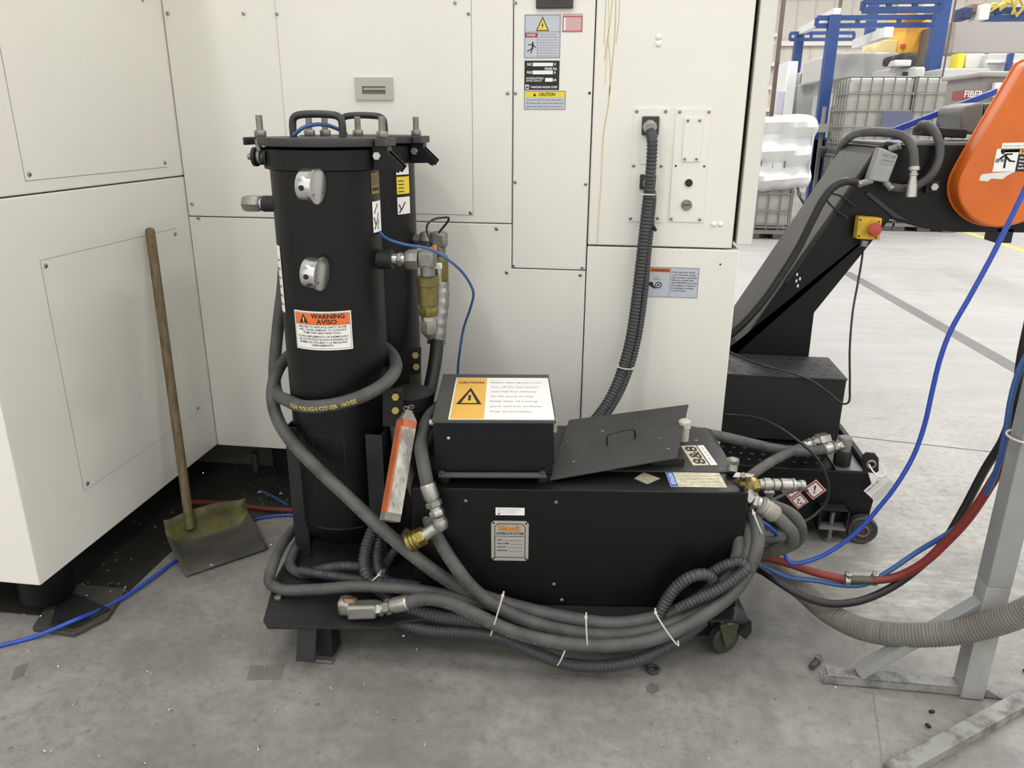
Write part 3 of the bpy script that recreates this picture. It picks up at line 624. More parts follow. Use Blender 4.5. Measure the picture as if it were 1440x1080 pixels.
# ------------------------------------------------------------------ filter canisters
def tapmap(ax, z0, ang0, r):
    """label wrapped on a vertical cylinder: x along the wall, y up"""
    return lambda x, y, l: V((ax.x+(r+l)*math.cos(ang0+x/r), ax.y+(r+l)*math.sin(ang0+x/r), z0+y))
R = .153
def canister(ax, label, front):
    t = thing('filter_canister', (ax.x,ax.y,ZP), label, 'filter')
    q = MB(); q.lathe((ax.x,ax.y,0),(0,0,1),[(.02,.193),(.09,.197),(.128,.212),(.147,.24),(R,.275),(R,.2785),(R+.0014,.28),(R,.2815),(R,1.40),(R+.004,1.405)], BLK, 64); q.build('body', t)
    q = MB(); q.lathe((ax.x,ax.y,0),(0,0,1),[(R+.001,1.368),(R+.014,1.372),(R+.014,1.424),(R+.006,1.43)], BLK, 64); q.build('collar', t)
    q = MB(); zt = 1.455; n = 48; pts = []
    for i in range(n):
        a = 2*PI*i/n; rr = .182; x, y = rr*math.cos(a), rr*math.sin(a)
        pts.append((ax.x+x, ax.y+y, zt-.022))
    q.prism(pts, (0,0,.022), BLKTOP, .002)
    for sg in (-1,1): q.bb(ax.x+sg*.19-.016, ax.x+sg*.19+.006*(sg+1)-.005*(1-sg), ax.y-.075, ax.y+.045, zt-.022, zt-.0005, BLKTOP, .003)
    q.build('lid', t)
    for dx, dy in (((-.163,-.05),(.184,-.03),(-.09,.13),(-.05,.155)) if front else ((.02,-.15),(.175,-.03))):
        s_ = MB(); o = V((ax.x+dx,ax.y+dy,zt)); s_.hexn(o, o+UZ*.018, .0165, STEELD); s_.cyl(o+UZ*.018, o+UZ*.058, .0095, STEELD, 14); s_.build('stud', t)
    q = MB(); o = V((ax.x,ax.y-.035,zt-.002)); w = .072
    q.tube([o+V((-w,0,0)), o+V((-w,0,.038)), o+V((-w*.95,0,.052)), o+V((-w*.78,0,.060)), o+V((w*.78,0,.060)), o+V((w*.95,0,.052)), o+V((w,0,.038)), o+V((w,0,0))], .0105, mat('handle_black','#2b2b2c',.4), 14); q.build('handle', t)
    # gusset arms on the right, clevis on the left
    q = MB(); x = ax.x+R
    for dy in (-.052,-.012): q.prism([(x+.006,ax.y+dy,1.433),(x+.036,ax.y+dy,1.433),(x+.092,ax.y+dy,1.380),(x+.078,ax.y+dy,1.362),(x+.062,ax.y+dy,1.372),(x+.01,ax.y+dy,1.370)], (0,.006,0), BLK, .001)
    q.bb(x+.012,x+.05,ax.y-.05,ax.y-.008,1.42,1.433,BLK); q.build('hinge_arm', t)
    q = MB(); q.hexn((x+.02,ax.y-.060,1.408),(x+.02,ax.y-.050,1.408),.0125,STEEL); q.build('hinge_bolt', t)
    x = ax.x-R+.012
    q = MB()
    for dx in (-.022,.012): q.lathe((x+dx-.006,ax.y-.09,1.403),(1,0,0),[(.026,0),(.026,.009)],BLK3,20); q.bb(x+dx-.006,x+dx+.003,ax.y-.09,ax.y-.03,1.380,1.428,BLK3)
    q.cyl((x-.045,ax.y-.09,1.403),(x+.03,ax.y-.09,1.403),.0085,STEELD,12); cl = q.build('clamp_lug', t)
    q = MB(); q.cyl((x-.012,ax.y-.09,1.39),(x-.012,ax.y-.09,1.45),.0085,STEELD,12); q.torus((x-.012,ax.y-.09,1.403),(1,0,0),.014,.006,STEELD,18,8); q.build('eye_bolt', cl)
    return t
A1 = V((-.838,2.205,0)); A2 = V((-.830,2.585,0))
can = canister(A1, 'front tall black filter canister with a round lid and an orange warning label', True)
can2 = canister(A2, 'rear tall black filter canister, mostly hidden behind the one with the warning label', False)
def leg(t, x, y, wx, wy, z1): q = MB(); q.bb(x-wx/2,x+wx/2,y-wy/2,y+wy/2,ZP,z1,BLK2,.002); q.build('leg', t)
# legs: angle iron seen edge on at left, flat at right
for (px0,px1,py,y) in ((408,429,680,2.10),(518,541,680,2.08)):
    a = W(px0,py,y=y); c = W(px1,py,y=y)
    q = MB(); q.bb(a.x,c.x,y-.004,y+.004,ZP,.60,BLK2,.001); q.bb(a.x if px0<450 else c.x-.006, a.x+.006 if px0<450 else c.x, y,y+.06,ZP,.60,BLK2,.001); q.build('leg', can)
for sx in (-1,1): q = MB(); q.bb(A1.x+sx*.155-.02,A1.x+sx*.155+.02,A1.y+.11,A1.y+.118,ZP,.6,BLK3); q.build('leg', can)
for sx in (-1,1): q = MB(); q.bb(A2.x+sx*.15-.02,A2.x+sx*.15+.02,A2.y-.1,A2.y-.092,ZP,.6,BLK3); q.build('leg', can2)
q = MB(); q.prism([W(x,y,y=2.17) for x,y in ((420,566),(545,572),(545,596),(420,592))], (0,.03,0), BLK3); q.build('saddle_bracket', can)
# faint rectangular plate low on the body
d = Decal((0,0,0),(1,0,0),(0,0,1), fn=tapmap(A1,.40,math.radians(-106),R+.0012), nseg=10)
for r in ((0,0,.10,.0025),(0,.1975,.10,.2),(0,0,.0025,.2),(.0975,0,.10,.2)): d.rect(*r, BLK2, .0008)
d.build('embossed_frame', can)
# --- warning label wrapped on the front
def angfor(px, py, r, ax):
    w = V(RW @ np.array([(px-720)/F, (py-540)/F, 1.0])); o = V((0,0,CAMH))
    a = w.x**2+w.y**2; bq = 2*(w.x*(o.x-ax.x)+w.y*(o.y-ax.y)); cq = (o.x-ax.x)**2+(o.y-ax.y)**2-r*r; t = (-bq-math.sqrt(max(0,bq*bq-4*a*cq)))/(2*a); p = o+w*t
    return math.atan2(p.y-ax.y, p.x-ax.x), p.z
a0, zt_ = angfor(413.5,429.5,R+.001,A1); a1, zb_ = angfor(496.5,490,R+.001,A1); _, z1_ = angfor(495,436,R+.001,A1)
w = (a1-a0)*(R+.001); h = z1_-zb_
d = Decal((0,0,0),(1,0,0),(0,0,1), fn=tapmap(A1,zb_,a0,R+.001), nseg=24)
d.rect(0,0,w,h,PWHITE,.0008); l = .0014; k = w/.2
d.rect(.006*k,h*.66,w-.006*k,h-.006,PORA,l); d.border(.004*k,.004,w-.004*k,h-.004,.001,INK,.0012)
d.rect(.006*k,h*.655,w-.006*k,h*.663,INK,.0018)
d.poly([(.022*k,h*.69),(.056*k,h*.69),(.039*k,h*.93)],INK,.002); d.line(.039*k,h*.74,.039*k,h*.84,.003,PWHITE,.0026)
d.text('WARNING',.122*k,h*.825,h*.115,INK,'c',.112*k,.03,.002); d.text('AVISO',.118*k,h*.685,h*.11,INK,'c',.068*k,.03,.002)
for i,(t_,ww) in enumerate((('FAILURE TO REPLACE DIRTY FILTER',.168),('WILL CAUSE DAMAGE TO COOLANT',.166),('PUMP AND MACHINE TOOL.',.13),('EL INCUMPLIMIENTO DE REEMPLAZO',.172),('DE LOS FILTROS SUCIOS DAÑARIA LA',.17),('BOMBA DE SOLUBLE Y LA MAQUINA',.165),('HERRAMIENTA.',.075))):
    d.text(t_, w/2, h*(.575-.076*i-(.02 if i>2 else 0)), h*.05, INK, 'c', ww*k, .012, .0014)
d.build('warning_label', can)
# narrow labels on the sides, seen nearly edge on
def sidelabel(t, ax, px, py0, py1, wd, parts, name):
    a0, z1 = angfor(px,py0,R+.001,ax); _, z0 = angfor(px,py1,R+.001,ax)
    d = Decal((0,0,0),(1,0,0),(0,0,1), fn=tapmap(ax,z0,a0,R+.001), nseg=6); H = z1-z0
    for (f0,f1,m) in parts: d.rect(0,H*f0,wd,H*f1,m,.0008)
    return d, H
d,H = sidelabel(can,A1,521,244,273,.055,((0,1,mat('label_mustard','#8a7430',.5)),),''); d.rect(.004,H*.12,.05,H*.3,INK,.0014); d.rect(.004,H*.4,.05,H*.9,mat('label_olive','#5d5433',.5),.0014); d.build('mustard_label', can)
d,H = sidelabel(can,A1,523,284,328,.06,((0,1,PWHITE),),'')
for a in ((.006,.1,.02,.3),(.014,.25,.006,.5),(.02,.3,.034,.62),(.008,.62,.03,.92),(.026,.1,.036,.4)): d.line(a[0],H*a[1],a[2],H*a[3],.005,INK,.0014)
d.build('symbol_label', can)
d,H = sidelabel(can2,A2,556.5,230,302,.06,((0,.34,PWHITE),(.4,.74,PYEL),(.78,1,PWHITE)),'')
for a in ((.006,.03,.02,.12),(.014,.1,.006,.2),(.02,.12,.034,.24)): d.line(a[0],H*a[1],a[2],H*a[3],.005,INK,.0014)
for i in range(4): d.rect(.006,H*(.44+.07*i),.03,H*(.46+.07*i),INK,.0014)
d.build('side_label', can2)
a0, z1 = angfor(400,332,R+.001,A1); d = Decal((0,0,0),(1,0,0),(0,0,1), fn=tapmap(A1,.965,a0-.30,R+.001), nseg=6); d.rect(-.02,0,.012,.195,PWHITE,.0008)
for i in range(6): d.rect(-.016,.02+.026*i,.006,.026+.026*i,INKG,.0014)
d.build('strip_label', can)
# --- gauges
for (px,py) in ((437,261),(443,384)):
    c = W(px,py,y=1.995); n = V((.985,-.13,-.08)).normalized()
    q = MB(); q.lathe(c, n, [(.030,-.024),(.040,-.024),(.0425,-.02),(.0425,.014),(.046,.015),(.046,.021),(.040,.022)], CHROME, 40); p = V((-n.y,n.x,0)); q.cyl(c-n*.004+V((0,.03,0)), c-n*.004+V((0,.075,0)), .011, STEELD, 14); ga = q.build('pressure_gauge', can)
    q = MB(); q.lathe(c+n*.0195, n, [(.041,0),(.041,.001)], GLASSF, 32)
    u = V((0,0,1)); v = n.cross(u).normalized(); f0 = c+n*.0212
    for i in range(9):
        a = math.radians(-40+32.5*i); dr = u*math.sin(a)-v*math.cos(a); q.bar(f0+dr*.028, f0+dr*.035, n.cross(dr)*.002, n*.0004, INK)
    q.bar(f0-v*.004, f0+v*.025+u*.01, u*.003, n*.0006, INK); q.build('dial', ga)
    q = MB(); o = c+V((-n.y*-1,0,0))*0; side = (V((.1,-1,-.1))-n*V((.1,-1,-.1)).dot(n)).normalized(); q.lathe(c+side*.0425-n*.004, side, [(.0075,-.002),(.0075,.0012)], INK, 14); q.build('relief_plug', ga)
# --- inlet fitting on the left
q = MB(); a = W(391,286.5,y=2.19); q.cyl(a, W(371,286.5,y=2.19), .0235, BLK3, 24); q.build('inlet_stub', can)
q = MB(); q.cyl(W(371,286.5,y=2.19), W(364.5,286.5,y=2.19), .018, STEEL, 20); q.hexn(W(367,286.5,y=2.19), W(345,286,y=2.19), .0255, STEELD); q.lathe(W(345,286,y=2.19),(-1,0,0),[(.022,0),(.021,.005),(.013,.008)],STEELD,6); q.build('inlet_fitting', can)
# --- outlets with elbows
def outlet(t, y, x0, yc, s, xs, label):
    q = MB(); q.cyl(W(x0-6,yc,y=y), W(xs[0],yc,y=y), .029, BLK3, 26); q.build('outlet_stub', t)
    q = MB(); a = W(xs[0],yc,y=y); b_ = W(xs[1],yc,y=y); c = W(xs[2],yc,y=y); e = W(xs[3],yc,y=y)
    q.cyl(a, b_, .017, STEEL, 20); q.hexn(a+(b_-a)*.35, a+(b_-a)*.75, .021, STEELD); q.hexn(b_, c, .031, STEELD)
    q.box((c+e)/2, ((e-c).length, .046, .056), STEELD, None, .012); d2 = (c+e)/2
    q.cyl(d2-UZ*.02, d2-UZ*.048, .022, STEELD, 20); q.build('elbow_fitting', t); return d2-UZ*.045
p = outlet(can, 2.195, 528, 364.5, 1, (552,571,589,613), '')
q = MB(); zt2 = W(598,388,y=2.195).z; zb2 = W(598,444,y=2.195).z; H = zt2-zb2
q.lathe((p.x,p.y,zb2),(0,0,1),[(.024,0),(.027,.004),(.027,H*.28),(.031,H*.3),(.031,H*.75),(.034,H*.77),(.034,H*.98),(.024,H)],BRASSD,24); q.hexn((p.x,p.y,zb2+H*.02),(p.x,p.y,zb2+H*.26),.031,BRASSD); q.build('swivel_union', can)
q = MB(); zc = W(600,474,y=2.195).z; q.cyl((p.x,p.y,zb2),(p.x,p.y,zb2-.012),.024,STEEL,20); q.hexn((p.x,p.y,zb2-.010),(p.x,p.y,zc+.012),.027,STEELD); q.lathe((p.x,p.y,zc-.006),(0,0,1),[(.006,0),(.024,.02)],STEELD,16); q.build('end_cap', can)
p2 = outlet(can2, 2.58, 558, 337, 1, (580,592,606,629), '')
q = MB(); q.lathe((p2.x,p2.y,W(620,405,y=2.58).z),(0,0,1),[(.026,0),(.03,.01),(.03,.1),(.026,.112)],BRASSD,20); q.build('swivel_union', can2)
q = MB(); f0 = p2-UZ*.12; pts = [V((p2.x,p2.y,W(620,398,y=2.58).z)), W(619,425,y=2.56), W(616,450,y=2.54), W(614,484,y=2.52)]; q.tube(pts, .033, FOIL, 18, corr=.034, cd=.93); q.build('foil_wrap', can2)
# sensor with its black pigtail
q = MB(); q.cyl(W(610,362,y=2.24), W(611,345,y=2.24), .0075, mat('sensor_orange','#d07a2c',.5), 14); q.cyl(W(610,366,y=2.24), W(610,362,y=2.24), .006, BRASS, 12); q.cyl(W(617,398,y=2.25), W(616,370,y=2.25), .009, STEEL, 14); q.box(W(616,374,y=2.245),(.022,.016,.016),PWHITE,None,.002); sn = q.build('flow_sensor', can)
q = MB(); q.tube(PP([(609,345,2.24),(604,335,2.24),(600,324,2.24),(602,314,2.24),(611,308,2.25),(622,306,2.27),(631,306,2.28),(630,311,2.29),(623,320,2.3),(617,327,2.31)]), .0035, CABLE, 8); q.build('pigtail_cable', sn)
# brackets between the canisters
q = MB(); q.prism([W(x,y,y=2.36) for x,y in ((551,502),(570,493),(574,489),(592,489),(591,526),(577,528),(576,600),(556,600))],(0,.008,0),BLK3,.001); q.build('side_bracket', can)
for px,py in ((584,500),(585,516)): q = MB(); q.hexn(W(px,py,y=2.36), W(px,py,y=2.348), .013, BRASSD); q.build('bracket_bolt', can)
q = MB(); q.prism([W(x,y,y=2.10) for x,y in ((538,547),(566,546),(567,600),(538,600))],(0,.008,0),BLK3,.001); q.build('side_bracket', can)
for px,py in ((556,558.5),(556,577.5)): q = MB(); q.hexn(W(px,py,y=2.10), W(px,py,y=2.086), .013, BRASS); q.build('bracket_bolt', can)
# blue tubes on the lid and to the sensor
q = MB(); q.tube(PP([(413,190,2.16),(424,181,2.16),(437,176,2.17),(455,175,2.18),(472,180,2.2),(487,188,2.24)]), .0055, BLUED, 10); q.build('air_tube', None, **P('short blue air tube arched over the front canister lid under its handle','air tube'))
q = MB(); q.tube(PP([(533,326,2.2),(545,336,2.17),(570,344,2.16),(604,350,2.17),(630,365,2.2),(652,385,2.26),(664,405,2.3),(666,414,2.32),(662,432,2.35),(652,462,2.4),(647,492,2.42),(644,520,2.45),(646,560,2.47)]), .0042, BLUED, 10); q.build('air_tube', None, **P('thin blue tube from the front canister past its elbow down to the control box','air tube'))
# ------------------------------------------------------------------ hoses
def along(path, frac, n=None):
    k = int(max(0, min(1, frac))*(len(path)-1)); k = min(max(k,1),len(path)-2)
    return path[k], (path[k+1]-path[k-1]).normalized()
def fracat(path, px, py):
    best = None
    for i, p in enumerate(path):
        w = RW.T @ np.array([p.x,p.y,p.z-CAMH]); u, v = 720+F*w[0]/w[2], 540+F*w[1]/w[2]
        e = (u-px)**2+(v-py)**2
        if best is None or e < best[0]: best = (e, i)
    return best[1]
def dashes(q, path, r, pa, pb, ang, L=.004):
    k0 = len(path)//2 if pa[0] < 400 else 0
    i0 = k0+fracat(path[k0:], *pa); i1 = k0+fracat(path[k0:], *pb); i0, i1 = sorted((i0,i1)); rn = random.Random(len(path))
    for i in range(max(1,i0), min(i1,len(path)-2)):
        if rn.random() < .5: continue
        p = path[i]; d = (path[i+1]-path[i-1]).normalized(); v = (V((0,0,CAMH))-p).normalized(); v = (v-d*v.dot(d)).normalized(); s = d.cross(v)
        if s.z > 0: s = -s
        nr = v*math.cos(ang)+s*math.sin(ang); w = nr.cross(d); c = p+nr*(r*1.012); h = rn.uniform(.0010,.0018); L_ = L*rn.uniform(.4,1)
        q.raw([c-d*L_-w*h, c+d*L_-w*h, c+d*L_+w*h, c-d*L_+w*h], [(0,1,2,3)], HMARK)
HMARK = mat('hose_print_yellow', '#8f8850', .7)
def crimp(name, root, a, d, r, L=.05, m=None, nut=True, elbow=None, em=None):
    """metal ferrule from a along d, then a nut and an optional elbow; returns end point"""
    d = V(d).normalized(); q = MB(); q.lathe(a, d, [(r*.98,0),(r*1.16,.004),(r*1.16,L*.8),(r*.95,L),(r*.8,L+.004)], m or STEEL, 22); q.build('ferrule', root)
    e = V(a)+d*(L+.002)
    if nut:
        q = MB(); q.hexn(e, e+d*.017, r*1.2, STEELD); q.cyl(e+d*.017, e+d*.026, r*.85, STEEL, 18); q.hexn(e+d*.026, e+d*.044, r*1.12, STEEL); q.build('union_nut', root); e = e+d*.044
    return e
def hose(name, label, cat, pts, r, m, group=None, y=None, corr=None, root=None, part='hose', marks=None, seg=14, dash=None, cd=.87):
    q = MB(); path = q.tube(PP(pts, y), r, m, seg, corr=corr, cd=cd)
    if dash: dashes(q, path, r, *dash)
    if marks:
        mk = marks
        for t in np.arange(mk[0], mk[1], mk[2]):
            p, d = along(path, t); v = (V((0,0,CAMH))-p).normalized(); v = (v-d*v.dot(d)).normalized(); s = d.cross(v)
            if s.z > 0: s = -s
            ca = math.radians(mk[3]); nrm = v*math.cos(ca)+s*math.sin(ca); w = nrm.cross(d); c = p+nrm*(r*1.012); L = mk[4]
            q.raw([c-d*L-w*.0017, c+d*L-w*.0017, c+d*L+w*.0017, c-d*L+w*.0017], [(0,1,2,3)], HMARK)
    if root is None: return q.build(name, None, fixn=True, **P(label, cat, group)), path
    return q.build(part, root), path
RH = .0198
# A: wraps the canister, crosses down to the right and joins the bundle
ha_pts = [(402,330,2.33),(398,400,2.34),(391,460,2.33),(386,520,2.29),(389,552,2.20),(404,563,2.10),(430,572,2.03),(470,569,2.015),(510,557,2.03),(540,540,2.08),(556,520,2.17),(552,500,2.28),(535,486,2.37),(490,478,2.43),(440,480,2.42),(410,497,2.34),(391,520,2.26),(383,550,2.2),(388,583,2.13),(407,617,2.06),(445,658,1.99),(490,700,1.94),(535,742,1.90),(590,788,1.87),(645,825,1.885),(690,842,1.89),(740,856,1.90),(800,869,1.905),(860,877,1.905),(920,869,1.915),(965,853,1.935),(1003,827,1.955),(1030,798,1.98),(1040,770,2.0),(1037,748,2.04),(1012,733,2.15)]
hA, pathA = hose('rubber_hose', 'thick rubber hose wrapped round the front canister then sloping down into the bundle', 'hose', ha_pts, RH, RUB, 'thick hoses round the coolant tank', dash=((388,590),(640,826),1.0))
def letters(path, r, f0, txt, hgt, ang, m, name, parent, kx=.8):
    """lettering printed along a hose"""
    cum = [0]
    for i in range(1,len(path)): cum.append(cum[-1]+(path[i]-path[i-1]).length)
    s0 = f0*cum[-1]; import bisect
    def fn(x, y, l):
        s = s0+x; k = min(max(bisect.bisect(cum, s),1),len(path)-2); p = path[k-1].lerp(path[k],(s-cum[k-1])/max(1e-6,cum[k]-cum[k-1])); d = (path[k+1]-path[k-1]).normalized()
        v = (V((0,0,CAMH))-p).normalized(); v = (v-d*v.dot(d)).normalized(); sd = d.cross(v)
        if sd.z < 0: sd = -sd
        a = ang+y/r; return p+(v*math.cos(a)+sd*math.sin(a))*(r+.0006)
    d = Decal((0,0,0),(1,0,0),(0,0,1),fn=fn); d.text(txt,0,0,hgt,m,'l',None,.03,0); return d.build(name, parent)
HPRT = mat('hose_letters','#b9ad57',.6)
cumA = [0]
for i in range(1,len(pathA)): cumA.append(cumA[-1]+(pathA[i]-pathA[i-1]).length)
i0 = fracat(pathA[:len(pathA)//2], 418, 569); letters(pathA, RH, cumA[i0]/cumA[-1], 'R134 TOUGH COVER  HOSE', .012, -.62, HPRT, 'printed_letters', hA)
# E: from behind the bar down through the bundle
he = [(556,600,2.16),(562,630,2.10),(573,662,2.02),(588,700,1.95),(612,750,1.90),(640,796,1.86),(668,830,1.855),(700,853,1.86),(745,874,1.865),(800,888,1.87),(860,894,1.87),(920,886,1.88),(965,868,1.90),(1007,841,1.93),(1037,808,1.96),(1053,775,1.985),(1054,748,2.02),(1046,728,2.06)]
hE, pE = hose('rubber_hose', 'thick rubber hose dropping from behind the orange and grey bar into the bundle', 'hose', he, RH*.97, RUB, 'thick hoses round the coolant tank', dash=((580,670),(700,853),.95))
# front hose with the crimped fitting on the base plate
rt1 = thing('rubber_hose', W(545,850,y=1.80), 'thick rubber hose starting at a crimped steel fitting on the base plate', 'hose', 'thick hoses round the coolant tank')
hf = [(573,847,1.80),(600,842,1.795),(630,847,1.79),(665,862,1.785),(710,884,1.785),(760,899,1.79),(830,908,1.80),(895,904,1.815),(945,889,1.84),(995,862,1.88),(1033,831,1.92),(1057,793,1.955),(1066,762,1.98),(1065,738,2.01),(1056,722,2.05)]
hF, pF = hose('', '', '', hf, RH*.95, RUB, root=rt1, dash=((590,842),(800,905),.9))
a = pF[0]; dr = (pF[0]-pF[2]).normalized(); e = crimp('', rt1, a+dr*-.004, dr, RH*.98, .058)
q = MB(); g2 = W(490,858,y=1.80); q.bar(e-dr*.002, g2, V((0,.04,.0)), V((0,0,.046)), STEEL, .008); q.box(g2+V((-.012,.012,.006)),(.04,.045,.05),STEEL,None,.012); q.lathe(g2+V((0,.012,.018)),(0,.5,1),[(.022,0),(.022,.012),(.017,.014)],mat('copper_ring','#8b7562',.4,.7),20); q.build('elbow_fitting', rt1)
# second elbow behind it
q = MB(); a = W(452,848,y=1.90); c = W(482,840,y=1.93); q.cyl(a, a+(c-a)*.55, .021, STEEL, 6); q.box(a+V((-.004,0,-.004)),(.05,.045,.045),STEEL,None,.013); q.cyl(a+(c-a)*.5, c, .015, mat('copper_nipple','#84705a',.45,.7), 16); q.cyl(c, c+V((.03,.03,.02)), .014, STEELD, 14); q.build('pipe_elbow', None, **P('loose steel pipe elbow at the left end of the base plate','pipe fitting'))
# outer hose loop on the left, running under the bundle
hl, pl = hose('rubber_hose', 'long smooth hose looping off the left end of the base plate', 'hose', [(470,735,2.3),(428,735,2.25),(403,757,2.12),(384,795,1.96),(379,818,1.91),(396,829,1.885),(440,829,1.875),(500,825,1.865),(560,827,1.86),(620,835,1.87),(680,848,1.89),(735,863,1.905)], RH*.86, RUB, 'thick hoses round the coolant tank')
hl2, pl2 = hose('rubber_hose', 'smooth hose bend tucked inside the larger loop at the left end of the base plate', 'hose', [(455,740,2.3),(430,752,2.2),(413,776,2.08),(408,795,2.02),(420,806,1.99),(440,806,1.975),(462,803,1.965)], RH*.8, RUB, 'thick hoses round the coolant tank')
RC = .0168
GC = 'corrugated conduits round the coolant tank'
hose('corrugated_conduit', 'corrugated conduit leaving the inner hose bend along the back of the base plate', 'conduit', [(440,804,1.975),(470,797,1.96),(505,797,1.95),(545,806,1.93)], RC*.92, LOOM, GC, corr=.010)
hose('corrugated_conduit', 'corrugated conduit on the base plate just in front of the inner hose bend', 'conduit', [(424,803,1.97),(455,808,1.945),(500,815,1.92),(545,819,1.90),(590,825,1.88)], RC*.92, LOOM, GC, corr=.010)
hose('corrugated_conduit', 'upright corrugated conduit under the orange and grey bar, nearest the front canister', 'conduit', [(531,728,2.03),(524,745,2.0),(514,775,1.95),(513,800,1.915),(525,822,1.895),(560,850,1.875),(610,866,1.845),(660,873,1.83),(700,878,1.82)], RC*1.12, LOOM, GC, corr=.011)
hose('corrugated_conduit', 'second upright corrugated conduit tied beside the first under the orange and grey bar', 'conduit', [(535,735,2.05),(531,765,1.99),(530,790,1.95),(538,812,1.92),(575,826,1.90),(620,840,1.88)], RC*.95, LOOM, GC, corr=.010)
hose('corrugated_conduit', 'dark corrugated conduit curving behind the tied pair below the bar', 'conduit', [(575,745,2.08),(562,765,2.05),(548,785,2.02),(540,800,1.99)], RC*.9, LOOM, GC, corr=.010)
hose('corrugated_conduit', 'lowest corrugated conduit sagging under the front bundle almost to the floor', 'conduit', [(530,862,1.86),(560,874,1.84),(600,886,1.83),(650,889,1.82),(700,895,1.81),(745,914,1.805),(790,932,1.805),(840,937,1.81),(890,930,1.82),(930,913,1.845),(965,892,1.88),(990,872,1.91)], RC*1.08, LOOM, GC, corr=.011)
hose('corrugated_conduit', 'corrugated conduit loop standing up in front of the tank at the lower right', 'conduit', [(928,864,1.91),(938,843,1.915),(954,823,1.92),(975,810,1.92),(993,808,1.93),(1004,819,1.945),(998,836,1.955),(980,850,1.955)], RC*1.05, LOOM, GC, corr=.011)
hose('corrugated_conduit', 'corrugated conduit looping back on itself beside the hoses at the lower right', 'conduit', [(954,856,1.895),(980,843,1.895),(1008,830,1.90),(1036,812,1.915),(1050,799,1.93),(1042,791,1.945),(1020,795,1.95),(998,808,1.96)], RC*.95, LOOM, GC, corr=.010)
# hose with elbow and brass coupler hanging in front of the cabinet
rt2 = thing('coupler_hose', W(605,690,y=1.86), 'short rubber hose ending in a steel elbow and a brass coupler hanging before the cabinet', 'hose')
hD, pD = hose('', '', '', [(640,556,2.45),(618,570,2.3),(600,593,2.10),(592,628,1.96),(596,656,1.89),(601,682,1.868)], RH*.95, RUB, root=rt2)
e = crimp('', rt2, pD[-1]-(pD[-1]-pD[-3]).normalized()*.004, W(613,718,y=1.855)-pD[-1], RH*.98, .05)
q = MB(); kn = W(619,738,y=1.852); c = W(596,753,y=1.845); t = W(577,762,y=1.84)
q.cyl(e, kn, .019, STEEL, 18); q.lathe(kn, (kn-e), [(.022,-.014),(.024,0),(.018,.012),(.006,.016)], STEEL, 16); q.cyl(kn, c, .019, STEEL, 18); q.build('elbow', rt2)
q = MB(); dd = (t-c).normalized(); L = (t-c).length; q.lathe(c, dd, [(.022,-.004),(.026,0),(.026,L*.35)], BRASS, 6); q.lathe(c, dd, [(.025,L*.35),(.027,L*.4),(.027,L*.55),(.024,L*.57),(.024,L*.62),(.028,L*.64),(.028,L*.8),(.025,L*.82),(.025,L*.86),(.029,L*.88),(.029,L*1.1),(.020,L*1.1),(.018,L*.7)], BRASS, 26); q.build('brass_coupler', rt2)
# black hose from the rear canister down behind the box
hose('black_hose', 'black hose hanging from the foil wrapped fitting down behind the control box', 'hose', [(615,478,2.5),(613,500,2.48),(607,535,2.44),(598,575,2.38),(588,620,2.3),(583,665,2.25)], .0235, CABLE, seg=16)
q = MB(); a = W(612,600,y=2.16); c = W(594,632,y=2.10); d_ = (c-a); q.cyl(a-d_*.5, a, .024, RUB, 18); q.lathe(a, d_, [(.02,0),(.026,.006),(.026,.03),(.022,.032),(.022,.04),(.026,.042),(.026,d_.length)], BRASSD, 20); q.torus(c, d_, .024, .004, STEEL, 20, 8); q.build('quick_coupling', None, **P('dark brass quick coupling in the gap between bar and control box','pipe fitting'))
# cable ties
def tie(p0, p1, y, label, k=.9, w=.0022):
    q = MB(); a, c = W(*p0, y=y), W(*p1, y=y+.01); mid = (a+c)/2+V((0,-.012,0)); q.tube([a+V((0,.02,0)), a, mid, c, c+V((0,.02,0))], w, TIEW, 8); q.box(a, (.008,.006,.007), TIEW, None, .001); q.build('cable_tie', None, **P(label,'cable tie','white cable ties'))
tie((707,838),(690,894),1.775,'white cable tie round the bundle at its left end, below the maker plate')
tie((824,868),(827,916),1.79,'white cable tie round the middle of the bundle, straight and upright')
tie((922,862),(954,908),1.79,'long white cable tie slanting across the bundle near the caster')
tie((795,913),(783,936),1.785,'short white cable tie hanging at the underside of the bundle')
tie((533,808),(517,819),1.885,'short white cable tie joining the upright corrugated conduits by the canister')
tie((1060,722),(1071,750),1.955,'white cable tie gathering the hoses at the right end of the tank')
# ------------------------------------------------------------------ orange and grey bar
bar = thing('striped_bar', W(555,660,y=1.98), 'square bar with one scuffed orange face and one grey face, leaning by the front canister', 'bar')
T0, T1 = W(572,592,y=2.0), W(550,722,y=1.845)
ax = (T1-T0).normalized(); u = V((.79,.61,0)); u = (u-ax*u.dot(ax)).normalized(); v = ax.cross(u); s = .046
if v.y > 0: v = -v
def sq(c, k): return [c+(u*a+v*b_)*s/2*k for a,b_ in ((-1,1),(1,1),(1,-1),(-1,-1))]
q = MB(); q.raw(sq(T0,1)+sq(T1,1), [(0,1,5,4),(2,3,7,6)], GREYW); q.raw(sq(T0,1)+sq(T1,1), [(1,2,6,5),(3,0,4,7)], GREYW); q.raw(sq(T0,1)+sq(T1,1), [(3,0,4,7)], ORANGEP); 
